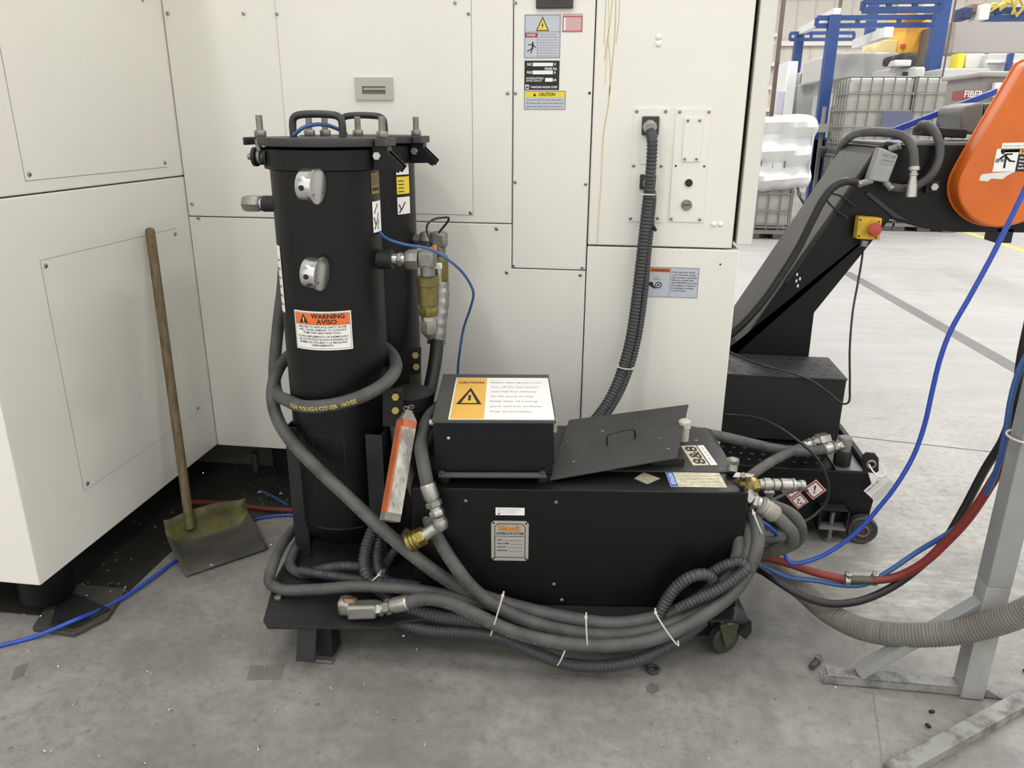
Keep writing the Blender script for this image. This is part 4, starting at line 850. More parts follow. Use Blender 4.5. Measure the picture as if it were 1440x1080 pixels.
# orange side and stripe
p = [T0+(-u*s/2)*1.01+v*s/2*.98, T0-u*s/2*1.01-v*s/2*.98, T1-u*s/2*1.01-v*s/2*.98, T1-u*s/2*1.01+v*s/2*.98]; q.raw(p, [(0,1,2,3)], ORANGEP)
f0 = v*s/2*1.015; p = [T0-u*s/2+f0, T0-u*s*.36+f0, T1-u*s*.36+f0, T1-u*s/2+f0]; q.raw(p, [(0,1,2,3)], ORANGEP)
p = [T0-u*s/2+f0, T0+u*s/2+f0, T0+u*s/2+f0+ax*.022, T0-u*s/2+f0+ax*.022]; q.raw(p, [(0,1,2,3)], ORANGEP)
q.build('bar', bar, fixn=False)
q = MB(); q.hexa(sq(T1,1.02)+sq(T1+ax*.022,1.02), GREYD, .002); q.build('end_cap', bar)
q = MB(); q.hexa(sq(T0,1.0)+sq(T0-ax*.032,.35), mat('bar_tip','#7e7c73',.5,.4,var=.3,scale=40), .001); q.build('tip', bar)
q = MB(); tp = T0-ax*.034
for k in range(3): q.torus(tp+V((-.008+.009*k,-.002,.004+.003*k)), ((0,1,0),(1,.3,.2),(0,1,.4))[k], .006, .0016, STEELD, 14, 6)
q.build('chain', bar)
# ------------------------------------------------------------------ right-hand fittings of the cart
bv = thing('ball_valve', W(1050,680,y=2.08), 'brass ball valve with a flat lever and couplings, right of the tank', 'valve')
q = MB(); a = W(1035,682,y=2.06); o = W(1049,684,y=2.08); c = W(1066,681,y=2.09); q.cyl(a, o, .018, BRASSD, 18); q.lathe(o-V((0,0,.026)), (0,0,1), [(.02,0),(.026,.008),(.027,.03),(.02,.042),(.011,.046),(.011,.062)], BRASSD, 20); q.hexn(o+(c-o)*.2, c, .022, BRASS); q.build('valve_body', bv)
q = MB(); q.hexa([W(*p_,z=.555) for p_ in ((1030,671),(1058,671),(1062,667),(1035,664))]+[W(*p_,z=.560) for p_ in ((1030,671),(1058,671),(1062,667),(1035,664))], mat('lever_steel','#8c827b',.35,.6), .001); q.cyl(W(1045,668,z=.535), W(1045,668,z=.575), .008, STEELD, 12); q.build('lever', bv)
q = MB(); e = W(1130,682,y=2.13); d_ = e-c; L = d_.length
prof = [(.017,0),(.017,.1),(.021,.1),(.021,.24),(.015,.25),(.015,.30),(.019,.31),(.019,.42),(.014,.43),(.014,.47),(.020,.48),(.020,.70),(.016,.71),(.021,.72),(.021,.78),(.013,.80),(.013,.9),(.016,.91),(.016,1.0),(.011,1.02)]
q.lathe(c, d_, [(r*.92,h*L) for r,h in prof], STEEL, 20); q.build('coupling_row', bv)
q = MB(); q.box(W(1081,702,y=2.12),(.022,.006,.05),STEELD,None,.001); q.box(W(1081,691,y=2.12),(.03,.03,.006),STEELD,None,.001); q.build('clip', bv)
q = MB(); q.cyl(W(1029,665,y=2.12), W(1030,652,y=2.14), .016, STEELD, 14); q.lathe(W(1030,652,y=2.14),(0,0,1),[(.02,0),(.02,.014),(.012,.018)],STEELD,6); q.build('cap', bv)
rt3 = thing('looped_hose', W(1100,730,y=2.1), 'hose with a steel elbow bending into a tight loop, right end of the tank', 'hose')
l1, p1 = hose('', '', '', [(1089,723,2.05),(1104,737,2.04),(1114,750,2.05),(1112,765,2.07),(1092,774,2.10),(1070,777,2.13),(1045,776,2.16)], RH*.92, RUBD, root=rt3)
q = MB(); k0 = W(1046,693,y=2.05); k1 = W(1056,703,y=2.045); k2 = W(1068,708,y=2.045); q.cyl(k0, k1, .022, STEEL, 6); q.hexn(k1, k1+(k2-k1)*.6, .026, STEEL); q.cyl(k1, k2, .019, STEEL, 16); q.build('elbow', rt3)
q = MB(); dd = (p1[0]-k2); L = dd.length; q.lathe(k2, dd, [(.02,0),(.02,.004),(.026,.005),(.026,.016),(.021,.017),(.026,.022),(.027,L*.97),(.022,L+.006)], mat('ferrule_grey','#a3a198',.45,.5), 22); q.build('ferrule', rt3)
hose('rubber_hose', 'hose bend standing just behind the tight loop at the right end of the tank', 'hose', [(1062,705,2.2),(1090,712,2.18),(1115,724,2.16),(1126,742,2.16),(1122,760,2.18),(1105,770,2.2),(1075,772,2.24)], RH*.9, RUBD, 'thick hoses round the coolant tank')
hose('rubber_hose', 'dark hose bend low down at the right end of the tank, under the tight loop', 'hose', [(1060,757,2.12),(1085,760,2.12),(1105,757,2.14)], RH*.75, RUB, 'thick hoses round the coolant tank')
q = MB(); q.cyl(W(1036,714,y=2.1), W(1064,717,y=2.12), .03, RUBD, 20); q.lathe(W(1064,717,y=2.12),(1,.1,0),[(.03,0),(.034,.004),(.034,.012),(.02,.014)],RUBD,20); q.build('hose_boot', None, **P('large grey rubber boot on a pipe stub at the right end of the tank','pipe fitting'))
# ------------------------------------------------------------------ conduit from the machine to the cart
hc = thing('cable_conduit', W(900,260,y=2.80), 'thick corrugated conduit hanging from the upper socket of the machine to the cart', 'conduit', 'corrugated conduits from the machine sockets')
hose('', '', '', [(914,182,2.828),(917,196,2.80),(916,228,2.79),(913,262,2.79),(908,305,2.79),(902,359,2.785),(895,418,2.775),(886,478,2.745),(874,522,2.70),(858,560,2.64),(836,591,2.57),(814,611,2.5),(800,622,2.46)], .0192, LOOM, root=hc, part='conduit', corr=.0125, seg=18)
hc2 = thing('cable_conduit', W(910,300,y=2.82), 'thinner corrugated conduit from the lower socket, behind the thick one', 'conduit', 'corrugated conduits from the machine sockets')
hose('', '', '', [(913,257,2.828),(917,275,2.815),(915,305,2.82),(910,359,2.815),(905,418,2.80),(896,478,2.775),(884,522,2.735),(868,558,2.68),(846,590,2.6),(822,612,2.53)], .0158, LOOM, root=hc2, part='conduit', corr=.011, seg=16)
tie((903,273),(921,274),2.765,'white cable tie high on the conduits by the sockets')
tie((869,516),(890,519),2.68,'white cable tie low on the conduits above the loose plate')
q = MB(); q.tube(PP([(912,305,2.83),(917,315,2.82),(922,324,2.80)]), .006, CABLE, 10); q.build('cable_stub', None, **P('short black cable stub sticking out beside the conduits below the connector plates','cable'))
# ------------------------------------------------------------------ scoop shovel
sc = thing('scoop_shovel', W(300,760,z=.02), 'dirty grey-yellow scoop shovel with a long wooden handle leaning on the white machine', 'shovel')
fl, fr = W(262,811,z=.006), W(377,772,z=.006); gl, gr = W(243,772,z=.01), W(347,741,z=.01)
q = MB(); N, MM = 18, 12; vs = []; fs = []; fy = []
wx = (fr-fl).normalized(); bk = ((gl-fl)+(gr-fr)).normalized()
for j in range(MM+1):
    t = j/MM
    for i in range(N+1):
        s_ = i/N; e = abs(2*s_-1)
        lo = fl.lerp(fr, s_); hi = gl.lerp(gr, s_)
        # flat pan for the first two thirds, then a wall that curls up; sides rise towards the back
        if t < .6: p = lo.lerp(hi, t/.6); z = .004
        else:
            k = (t-.6)/.4; p = hi+bk*(.035*math.sin(k*PI/2)*(1-.5*e**3)); z = .004+.10*(1-math.cos(k*PI/2))*(1-.25*e**4)+.012*k
        p = p+UZ*z+UZ*(.055*e**9*min(1,t*1.6)*(1 if t<.6 else 1-.6*(t-.6)/.4))-bk*(.03*e**4*(1-t)*0)
        p = p+wx*((-1 if s_ < .5 else 1)*.012*e**9*min(1,t*2))
        vs.append(p)
for j in range(MM):
    for i in range(N):
        f = (j*(N+1)+i, j*(N+1)+i+1, (j+1)*(N+1)+i+1, (j+1)*(N+1)+i); (fy if j >= 8 else fs).append(f)
bvv, _ = q.raw(vs, fs, SCOOP); ky = q.mi(SCOOPY)
for f in fy: w_ = q.bm.faces.new([bvv[i] for i in f]); w_.material_index = ky; w_.smooth = True
blade = q.build('blade', sc); md = blade.modifiers.new('thick','SOLIDIFY'); md.thickness = .004; md.offset = 1
q = MB(); h0, h1 = W(211,325,x=-1.63), W(267,738,z=.075); q.cyl(h1, h0, .0165, WOOD, 18); q.dome(h0, h0-h1, .0165, .012, WOOD, 18); q.build('handle', sc)
q = MB(); dd = (h1-h0).normalized(); q.lathe(h1-dd*.05, dd, [(.019,0),(.021,.05),(.024,.06),(.012,.075)], SCOOPY, 18); q.build('socket', sc)
# ------------------------------------------------------------------ hoses on the floor at left
def floorhose(name, label, cat, pts, r, m, group=None):
    q = MB(); q.tube([W(x,y,z=r+(p[0] if p else 0)) for x,y,*p in pts], r, m, 10); return q.build(name, None, **P(label,cat,group))
floorhose('air_hose', 'blue air hose lying on the floor at the left, passing under the scoop', 'air hose', [(-40,918),(0,908),(40,898),(75,885,.018),(105,872,.036),(140,858,.012),(180,836,.006),(215,812,.006),(245,790),(290,765),(330,742),(360,730),(390,725),(420,724)], .0065, BLUE)
floorhose('air_hose', 'thin blue hose under the machine behind the front canister', 'air hose', [(366,690),(382,697),(405,711)], .005, BLUED)
floorhose('red_hose', 'dark red hose on the floor under the machine, behind the scoop', 'hose', [(270,706),(310,708),(350,713),(380,716),(420,718)], .011, REDD)
# ------------------------------------------------------------------ red, blue and grey lines on the right
rr_ = thing('red_hose', W(1212,815,y=2.1), 'red hose with a clamped joiner sweeping up to the steel stand at right', 'hose')
hose('', '', '', [(1050,782,2.2),(1075,784,2.19),(1110,793,2.17),(1150,806,2.14),(1190,815,2.12)], .0125, RED, root=rr_)
hose('', '', '', [(1228,816,2.10),(1258,812,2.09),(1295,794,2.07),(1330,763,2.05),(1362,728,2.03),(1392,683,2.01),(1412,648,2.0),(1424,615,2.0),(1440,585,2.0),(1462,545,2.0)], .0125, RED, root=rr_)
q = MB(); q.cyl(W(1186,814.5,y=2.12), W(1234,816.5,y=2.10), .0125, mat('joiner_olive','#5a5848',.5,.4), 16); q.build('joiner', rr_)
for px in (1191,1229):
    q = MB(); c = W(px,815.5,y=2.11); q.lathe(c-V((.007,0,0)),(1,0,-.03),[(.0165,0),(.0175,.002),(.0175,.012),(.0165,.014)],STEEL,22); q.box(c+V((0,-.004,.02)),(.014,.02,.01),STEEL,None,.002); q.hexn(c+V((0,-.018,.02)),c+V((0,.012,.02)),.006,STEELD); q.build('hose_clamp', rr_)
hose('air_hose', 'bright blue air hose arching across the aisle from the upper right down to the tank', 'air hose', [(1062,728,2.12),(1085,744,2.12),(1100,764,2.14),(1106,785,2.14),(1113,792,2.13),(1140,788,2.13),(1170,774,2.13),(1205,748,2.12),(1235,715,2.11),(1262,680,2.1),(1285,640,2.1),(1300,598,2.1),(1311,550,2.1),(1322,505,2.1),(1337,465,2.1),(1365,415,2.1),(1395,360,2.1),(1420,310,2.1),(1436,277,2.1),(1455,235,2.1)], .0066, BLUE)
hose('air_hose', 'dull blue hose tied along the red hose up to the steel stand', 'air hose', [(1060,790,2.16),(1080,800,2.15),(1110,812,2.14),(1150,817,2.13),(1185,823,2.12),(1215,822,2.11),(1250,803,2.10),(1290,776,2.1),(1330,752,2.07),(1355,735,2.05),(1385,696,2.01),(1405,650,1.97),(1414,610,1.96),(1422,560,1.96),(1434,520,1.96),(1455,480,1.96)], .0075, BLUED)
hose('black_hose', 'black hose below the red one, rising behind the steel stand', 'hose', [(1060,795,2.16),(1085,812,2.10),(1120,834,2.06),(1160,848,2.05),(1205,846,2.06),(1250,828,2.09),(1290,800,2.09),(1325,765,2.09),(1352,722,2.09),(1385,660,2.07),(1412,615,2.04),(1428,560,2.03),(1437,500,2.02),(1450,440,2.02)], .0115, CABLE)
hose('grey_duct', 'thick grey ribbed duct sagging across the foot of the steel stand', 'duct', [(1050,786,2.2),(1080,797,2.23),(1105,812,2.2),(1130,832,2.16),(1160,858,2.1),(1200,880,2.02),(1245,891,1.94),(1290,893,1.90),(1340,890,1.87),(1390,879,1.84),(1435,863,1.81),(1480,840,1.78)], .0335, GDUCT, corr=.0085, seg=22, cd=.94)
# ------------------------------------------------------------------ steel stand at right
st = thing('steel_stand', W(1362,968,z=0), 'grey welded steel stand with an upright post and a scuffed angle foot, at right', 'stand')
B0 = W(1362,966,z=.02); hw = .033
q = MB(); zs_ = W(1385,826,y=B0.y-.03).z; q.bb(B0.x-.030,B0.x+.030,B0.y-.03,B0.y+.03,zs_,1.15,GSTAND,.002); q.bb(B0.x-.030,B0.x+.030,B0.y-.03,B0.y+.03,.004,zs_,mat('bare_post_foot','#a0a09c',.5,.1,var=.2,scale=14),.002); q.build('post', st)
q = MB(); a, c = W(1157,962,z=0), W(1412,985,z=0); k = (c-a).normalized(); pk = V((-k.y,k.x,0))
q.hexa([a,c,c+pk*.042,a+pk*.042]+[p_+UZ*.006 for p_ in (a,c,c+pk*.05,a+pk*.05)], GRAIL, .001)
q.hexa([a+UZ*.0,c,c+pk*.006,a+pk*.006]+[a+UZ*.030+k*.0,c+UZ*.030-k*.045,c+pk*.006+UZ*.030-k*.045,a+pk*.006+UZ*.030], GRAIL, .001)
q.hexa([a+UZ*.026+k*.012,c+UZ*.026-k*.045,c+pk*.042+UZ*.026-k*.045,a+pk*.042+UZ*.026+k*.012]+[a+UZ*.031+k*.012,c+UZ*.031-k*.045,c+pk*.042+UZ*.031-k*.045,a+pk*.042+UZ*.031+k*.012], GRAIL, .001)
q.hexa([a+k*.02+pk*.002,a+k*.026+pk*.002,a+k*.026+pk*.04,a+k*.02+pk*.04]+[p_+UZ*.026 for p_ in (a+k*.02+pk*.002,a+k*.026+pk*.002,a+k*.026+pk*.04,a+k*.02+pk*.04)], BLK3)
q.build('foot_rail', st)
q = MB(); a = a+(c-a)*.2+pk*.021+UZ*.035; c = V((B0.x-.02,B0.y+.0,W(1368,845,y=B0.y).z)); dv = (c-a).normalized(); q.bar(a, c, V((0,.04,0)), dv.cross(V((0,1,0)))*.027, GSTAND, .002); q.build('brace', st)
q = MB(); a, c = W(1262,1105,z=0), W(1475,985,z=0); k = (c-a).normalized(); pk = V((-k.y,k.x,0)); q.hexa([a,c,c+pk*.045,a+pk*.045]+[p_+UZ*.03 for p_ in (a,c,c+pk*.045,a+pk*.045)], GRAIL, .003); q.build('foot_rail', st)
q = MB(); o = W(1428,618,y=B0.y-.02); q.torus((B0.x+.004,B0.y,o.z),(0,.0,1),.052,.0028,TIEW,28,8); q.build('cable_tie', None, **P('white cable tie holding the hoses to the steel stand','cable tie','white cable ties'))
# ------------------------------------------------------------------ small things on the floor
q = MB(); q.torus(W(918,941,z=.006),(0,0,1),.0155,.006,mat('washer_rubber','#35342f',.6),26,10); q.build('ring_seal', None, **P('dark rubber ring lying on the floor in front of the bundle','ring'))
q = MB(); q.cyl(W(1141,938,z=.012), W(1149,929,z=.012), .0085, mat('bolt_shank','#5a5750',.45,.6), 14); q.hexn(W(1149,929,z=.0125), W(1153,925,z=.0125), .0125, STEELD); q.build('bolt', None, **P('short hex bolt lying on the floor left of the stand foot','bolt'))
q = MB(); rnd = random.Random(11)
def chip(o, s):
    a = rnd.uniform(0,2*PI); t = V((math.cos(a),math.sin(a),0))*s; n_ = V((-t.y,t.x,0)); q.tube([o-t+UZ*.002, o+n_*.5+UZ*(.004+s*.4), o+t+UZ*.002], .0013, rnd.choice((STEEL,STEELD,CHROME)), 5)
for _ in range(45):
    chip(W(rnd.uniform(15,600), rnd.uniform(890,1078), z=.001), rnd.uniform(.0015,.0045))
for _ in range(18): chip(W(rnd.uniform(600,1440), rnd.uniform(940,1078), z=.001), rnd.uniform(.0015,.0035))
for px,py in ((62,1057),(72,1060),(105,990),(232,979),(241,1002),(357,1014),(447,991),(365,1053),(547,981),(553,1012),(204,1074)): chip(W(px,py,z=.001), .007)
q.build('floor_swarf', None, **P('scattered small bright metal chips over the concrete floor in front','metal chips',None,'stuff'))
q = MB()
for _ in range(150): chip(V((rnd.uniform(-1.9,-.95), rnd.uniform(2.0,3.0), .005)) if _%2 else V((rnd.uniform(-1.5,-1.0), rnd.uniform(2.6,3.0), .005)), rnd.uniform(.003,.009))
for _ in range(60): chip(V((rnd.uniform(-1.8,-1.56), rnd.uniform(1.8,2.05), .012 if rnd.random()<.5 else .006)), rnd.uniform(.002,.006))
q.build('heaped_swarf', None, **P('metal chips on the dark oily plate under the white machine','metal chips',None,'stuff'))
for px,py in ((1310,962+40),(1442,945),(1305,1022)):
    q = MB(); o = W(px,py,z=.001); q.box(o+UZ*.004,(.014,.009,.006),BLK3,Matrix.Rotation(px*.3,3,'Z'),.0015); q.build('debris', None, **P({1310:'black crumb of debris on the floor just below the stand foot',1442:'black crumb of debris on the floor right of the stand foot',1305:'black crumb of debris on the floor above the lower foot rail'}[px],'debris'))
# ------------------------------------------------------------------ chip conveyor
CY = 3.3; CB = .46
cv = thing('chip_conveyor', (.9,3.5,0), 'black inclined chip conveyor rising to the right behind the coolant tank', 'conveyor')
def cpt(px, py, y=CY): return W(px, py, y=y)
side = [cpt(1028,503), cpt(1236,205), cpt(1300,203), cpt(1352,203), V((1.75,CY,cpt(1352,203).z)), V((1.75,CY,cpt(1425,326).z)), cpt(1345,326.5), cpt(1300,322), cpt(1252,308), cpt(1145,440), V((cpt(1137,505).x,CY,.552)), V((.5,CY,.552))]
q = MB(); q.prism(side, (0,CB,0), BLK, .003); q.build('trough', cv)
# pale worn top skin of the slope and of the head
n0, n1 = cpt(1040,486), cpt(1233,209.5); up = V((-(n1-n0).z,0,(n1-n0).x)).normalized()*.005
q = MB(); q.prism([n0,n1,n1+V((0,CB,0)),n0+V((0,CB,0))], up, mat('conveyor_top','#5c5c58',.5,var=.15,scale=6)); q.build('top_skin', cv)
h0, h1 = cpt(1240,204.5), V((1.74,CY,cpt(1352,203).z)); q = MB(); q.prism([V((h0.x,CY-.004,h0.z)),V((h1.x,CY-.004,h1.z)),V((h1.x,CY+CB,h1.z)),V((h0.x,CY+CB,h0.z))],(0,0,.012),mat('conveyor_lid','#6a6966',.5,var=.12,scale=5),.003); q.build('head_lid', cv)
q = MB(); m0, m1 = cpt(1105,397,CY-.004), cpt(1226,223,CY-.004); q.bar(m0, m1, V((0,.02,0)), up*3, BLK2, .002); q.build('edge_rail', cv)
q = MB(); q.prism([cpt(*p_,CY-.004) for p_ in ((1216,272),(1222,270),(1262,302),(1278,311),(1256,305))],(0,-.008,0),BLKTOP); q.build('guide_plate', cv)
q = MB(); q.tube(PP([(1192,307),(1172,292),(1163,281),(1166,273),(1178,274),(1204,291)], CY-.03), .004, CABLE, 8); q.build('wire_loop', cv)
q = MB(); p0 = cpt(1310,262,CY-.01); q.box(p0,(.05,.03,.05),BLK3,None,.003); q.hexn(p0+V((0,-.012,.0)),p0+V((0,-.035,0)),.016,STEEL); q.build('adjuster', cv)
q = MB(); q.bb(1.50,1.56,CY,CY+.1,cpt(1425,342).z,cpt(1425,326).z+.01,BLK3); q.build('support_tab', cv)
q = MB()
for px,py in ((1121,386),(1125,392),(1120,395),(1122,402)): o = cpt(px,py,CY-.0005); q.box(o,(.006,.001,.012),PWHITE)
q.build('paint_scratch', cv)
# perforated step box
q = MB(); q.bb(.455,.928,3.0,3.29,.285,.552,BLK3,.003); sb = q.build('step_box', cv)
q = MB(); q.bb(.455,.930,2.995,3.292,.552,.558,BLKTOP,.001); rnd = random.Random(5)
for j in range(4):
    for i in range(8):
        x, y = .50+i*.058+(.03 if j%2 else 0), 3.035+j*.068
        if x < .91: q.lathe((x,y,.5581),(0,0,1),[(.0095,0),(.0095,.0004)],INK,10)
q.build('step_plate', cv)
# wheeled base tank
q = MB(); q.prism([(.86,2.745,.279),(.958,2.745,.279),(.962,3.45,.279),(.86,3.45,.279)],(0,0,.004),mat('bare_plate','#77767a',.4,.4,var=.2,scale=10)); q.build('top_plate', cv)
q = MB(); q.bb(.965,.985,2.80,3.6,.278,.305,BLK3,.002); q.build('side_lip', cv)
q = MB(); q.prism([W(x,y,y=2.735) for x,y in ((1214,664),(1213,642),(1219,637),(1231,638),(1236,645),(1236,663),(1230,666))],(0,.012,0),BLK3,.002); o = W(1225,653,y=2.73); q.torus(o,(0,1,0),.014,.005,STEELD,18,8); q.build('lifting_lug', cv)
q = MB(); q.prism([(.455,2.74,.035),(1.0,2.74,.035),(1.012,2.74,.19),(.975,2.74,.278),(.455,2.74,.278)],(0,1.0,0),BLK,.004)
for i in range(9):
    for j in range(4):
        x, y = .47+i*.042+(.02 if j%2 else 0), 2.80+j*.055
        q.lathe((x,y,.2785),(0,0,1),[(.0065,0),(.0065,.0006)],mat('worn_rivet','#666663',.4,.5),8)
q.build('base_tank', cv)
q = MB(); a, c = W(1153,714,y=2.70), W(1190,745,y=2.70); w = .005
q.bb(a.x,a.x+w,2.69,2.742,c.z,a.z,BLK2); q.bb(c.x-w,c.x,2.69,2.742,c.z,a.z,BLK2); q.bb(a.x,c.x,2.69,2.742,a.z-w,a.z,BLK2); q.bb(a.x,c.x,2.69,2.742,c.z,c.z+w*1.6,mat('bracket_edge','#6f6f6d',.5)); m_ = (a.x+c.x)/2
q.cyl((m_,2.715,.0),(m_,2.715,a.z-.02),.009,STEELD,12); q.lathe((m_,2.715,0),(0,0,1),[(.022,0),(.022,.008),(.01,.012)],STEELD,16); q.build('levelling_bracket', cv)
wc = W(1211,743.5,y=2.72); q = MB(); r = wc.z; q.lathe(V((wc.x,2.70,r)),(0,1,0),[(.012,-.004),(.014,0),(r-.02,.001),(r-.018,.004),(r-.006,.0),(r,.006),(r,.034),(r-.006,.04)],mat('wheel_rubber','#2f2f2e',.55),32); q.torus((wc.x,2.699,r),(0,1,0),.02,.004,mat('wheel_hub','#8a5a46',.5,.3),24,8); q.build('wheel', cv)
def diamond(cx, cy, sx, kind, y=2.7396):
    o = W(cx,cy,y=y); s = sx/F*2.95; d = Decal(o,(1,0,0),(0,0,1)); D_ = lambda k: [(0,-s*k),(s*k,0),(0,s*k),(-s*k,0)]
    d.poly(D_(1.0),PWHITE,.0004); d.poly(D_(.93),PREDB,.0008); d.poly(D_(.72),PWHITE,.0012)
    if kind == '!': d.poly([(-s*.09,s*.4),(s*.09,s*.4),(s*.05,-s*.1),(-s*.05,-s*.1)],INK,.0016); d.disc(0,-s*.26,s*.085,INK,.0016)
    elif kind == 'tree':
        d.line(-s*.1,s*.34,-s*.12,-s*.3,s*.09,INK,.0016); d.line(-s*.1,s*.05,-s*.3,s*.25,s*.06,INK,.0016); d.line(-s*.1,s*.1,s*.08,s*.28,s*.06,INK,.0016); d.line(-s*.3,-s*.3,s*.4,-s*.3,s*.06,INK,.0016); d.poly([(s*.02,-s*.18),(s*.2,-s*.1),(s*.38,-s*.2),(s*.2,-s*.26)],INK,.0016)
    else: d.disc(0,s*.2,s*.12,INK,.0016); d.poly([(-s*.2,-s*.3),(s*.2,-s*.3),(s*.14,s*.08),(-s*.14,s*.08)],INK,.0016)
    return d
diamond(1145.5,688.5,15.5,'!').build('hazard_label', cv); diamond(1124,704.5,12.5,'tree').build('hazard_label', cv); diamond(1113,689,15,'x').build('hazard_label', cv)
# tag tied to the lug
tg = thing('paper_tag', W(1238,690,y=2.70), 'pale paper tag hanging by a white loop from the lug of the conveyor base', 'tag')
tp_ = [W(x,y,y=2.71-.02*(i in (1,2))) for i,(x,y) in enumerate(((1214.5,690),(1233,707),(1262,682),(1243,665)))]
d = Decal(tp_[0], tp_[3]-tp_[0], tp_[0]-tp_[1]); w = (tp_[3]-tp_[0]).length; h = (tp_[1]-tp_[0]).length
d.slab(0,-h,w,0,mat('tag_card','#d3d2cc',.6),.0008); d.rect(w*.04,-h*.96,w*.96,-h*.5,mat('tag_grey','#b9b9b5',.6),.0012)
d.text('INSPECTED UNIT',.006,-.012,.006,INK,'l',w*.6,.02,.0012); d.text('KEEP ON MACHINE',.01,-.022,.004,INKG,'l',w*.55,.0,.0012); d.build('card', tg)
q = MB(); q.tube(PP([(1222,653,2.715),(1227,662,2.70),(1236,670,2.695),(1243,668,2.70),(1245,660,2.71),(1238,653,2.715)]), .0025, PWHITE, 8); q.build('loop', tg)
# orange chain guard
og = thing('chain_guard', W(1395,260,y=3.2), 'large orange rounded guard at the head of the conveyor, at the right edge', 'guard')
YO = 3.20
outl = [(1443,90),(1428,116),(1404,156),(1380,196),(1360,230),(1350,250),(1347,268),(1351,286),(1363,303),(1381,315),(1402,320),(1425,317),(1450,308),(1480,285),(1510,235),(1515,170),(1490,110),(1462,82)]
oc = spline([W(x,y,y=YO) for x,y in outl]+[W(*outl[0],y=YO)], .02)[:-1]
q = MB(); q.prism(oc, (0,.095,0), ORANGE, .011); q.build('shell', og)
q = MB(); cen = sum(oc, V())/len(oc); fl_ = [cen+(p_-cen)*1.025 for p_ in oc]; q.prism([p_+V((0,.085,0)) for p_ in fl_], (0,.012,0), ORANGE, .002); q.build('flange', og)
d = Decal(W(1395.5,241.5,y=YO-.0004),(1,0,.03),(0,0,1)); l = .001
d.slab(0,0,.078,.082,PWHITE,.0006); d.slab(.078,0,.20,.082,INK,.0006); d.rect(.080,.062,.2,.080,PAMB,l)
d.text('WARNING',.084,.065,.012,INK,'l',.09,.03,.0014)
for i in range(4): d.text(('Moving chain inside','Keep hands clear of','the drive and stop','before cleaning')[i],.086,.046-i*.0125,.007,PWHITE,'l',.1-.008*i,.02,l)
d.disc(.024,.068,.006,INK,l); d.line(.016,.045,.036,.062,.008,INK,l); d.line(.034,.062,.058,.063,.006,INK,l); d.line(.036,.058,.038,.012,.008,INK,l); d.line(.038,.052,.056,.036,.008,INK,l); d.line(.056,.038,.072,.035,.006,INK,l); d.disc(.010,.040,.008,INKG,l); d.disc(.026,.040,.006,INKG,l)
d.build('pictogram_label', og)
d = Decal(W(1407,214.5,y=YO-.0004),(1,0,.03),(0,0,1)); d.slab(0,0,.16,.034,PWHITE,.0006)
for i in range(2): d.text(('Stop the conveyor and lock out','power before removing guard')[i],.006,.020-.012*i,.006,INKG,'l',.11,0,.001)
d.build('strip_label', og)
q = MB(); q.prism([W(x,y,y=YO-.0003) for x,y in ((1378,249),(1377,254),(1389,255),(1394,251),(1410,252),(1416,247),(1428,241),(1400,243),(1381,245))],(0,-.0008,0),mat('torn_label','#d9dad8',.6)); q.build('torn_label', og)
# junction box with hoses on the head
jb = thing('junction_box', W(1243,235,y=3.25), 'grey cast junction box fixed aslant on the conveyor head', 'junction box')
jp = [W(x,y,y=3.22) for x,y in ((1221,253),(1249,257.5),(1264,218),(1238,207))]
q = MB(); q.prism(jp,(0,.06,0),ALU,.006); q.build('body', jb)
d = Decal(jp[0]+(jp[2]-jp[0])*.0+V((0,-.0006,0)), jp[1]-jp[0], jp[3]-jp[0]); d.text('IP 67  24V',.02,.092,.011,INKG,'l',.05,.02,.0004); d.text('CONVEYOR',.02,.075,.008,INKG,'l',.05,.02,.0004); d.rect(.018,.066,.07,.068,INKG,.0004); d.build('box_marking', jb)
for c_, e_ in (((1226,254),(1211,258)),((1245,256),(1252,263)),((1250,210),(1262,206))): q = MB(); q.cyl(W(*c_,y=3.235), W(*e_,y=3.225), .012, mat('gland_grey','#7e7d78',.5,.3), 14); q.hexn(W(*e_,y=3.225), W(*e_,y=3.225)+(W(*e_,y=3.225)-W(*c_,y=3.235)).normalized()*.012, .014, STEELD); q.build('gland', jb)
q = MB(); q.tube(PP([(1240,206,3.24),(1247,201,3.24),(1258,203,3.24),(1272,206,3.25)]), .006, CABLE, 8); q.build('cable_lead', jb)
K = 'hoses on the chip conveyor'
hose('cable_hose', 'black hose running down the conveyor slope from the junction box', 'hose', [(1206,257,3.24),(1190,255,3.24),(1172,263,3.24),(1158,280,3.24),(1142,310,3.24),(1122,350,3.25),(1095,393,3.25),(1068,430,3.25),(1038,462,3.25),(1015,480,3.26)], .0155, CABLE, K)
h2 = thing('cable_hose', W(1280,240,y=3.2), 'hose arching over the conveyor head and down into a long zinc fitting', 'hose', K)
hose('', '', '', [(1174,246,3.85),(1181,213,3.8),(1195,193,3.6),(1222,186,3.32),(1250,187,3.28),(1272,193,3.24),(1283,208,3.22),(1286,236,3.21)], .0165, RUB, root=h2)
q = MB(); a, c = W(1285.5,234,y=3.21), W(1281,278,y=3.20); dv = c-a; L = dv.length; q.lathe(a, dv, [(.0205,0),(.0215,.004),(.0215,L*.12),(.0135,L*.14),(.0135,L*.2),(.018,L*.22),(.018,L*.28),(.0135,L*.3),(.0145,L*.42),(.019,L*.6),(.021,L*.97),(.012,L)], STEEL, 20); q.build('long_fitting', h2)
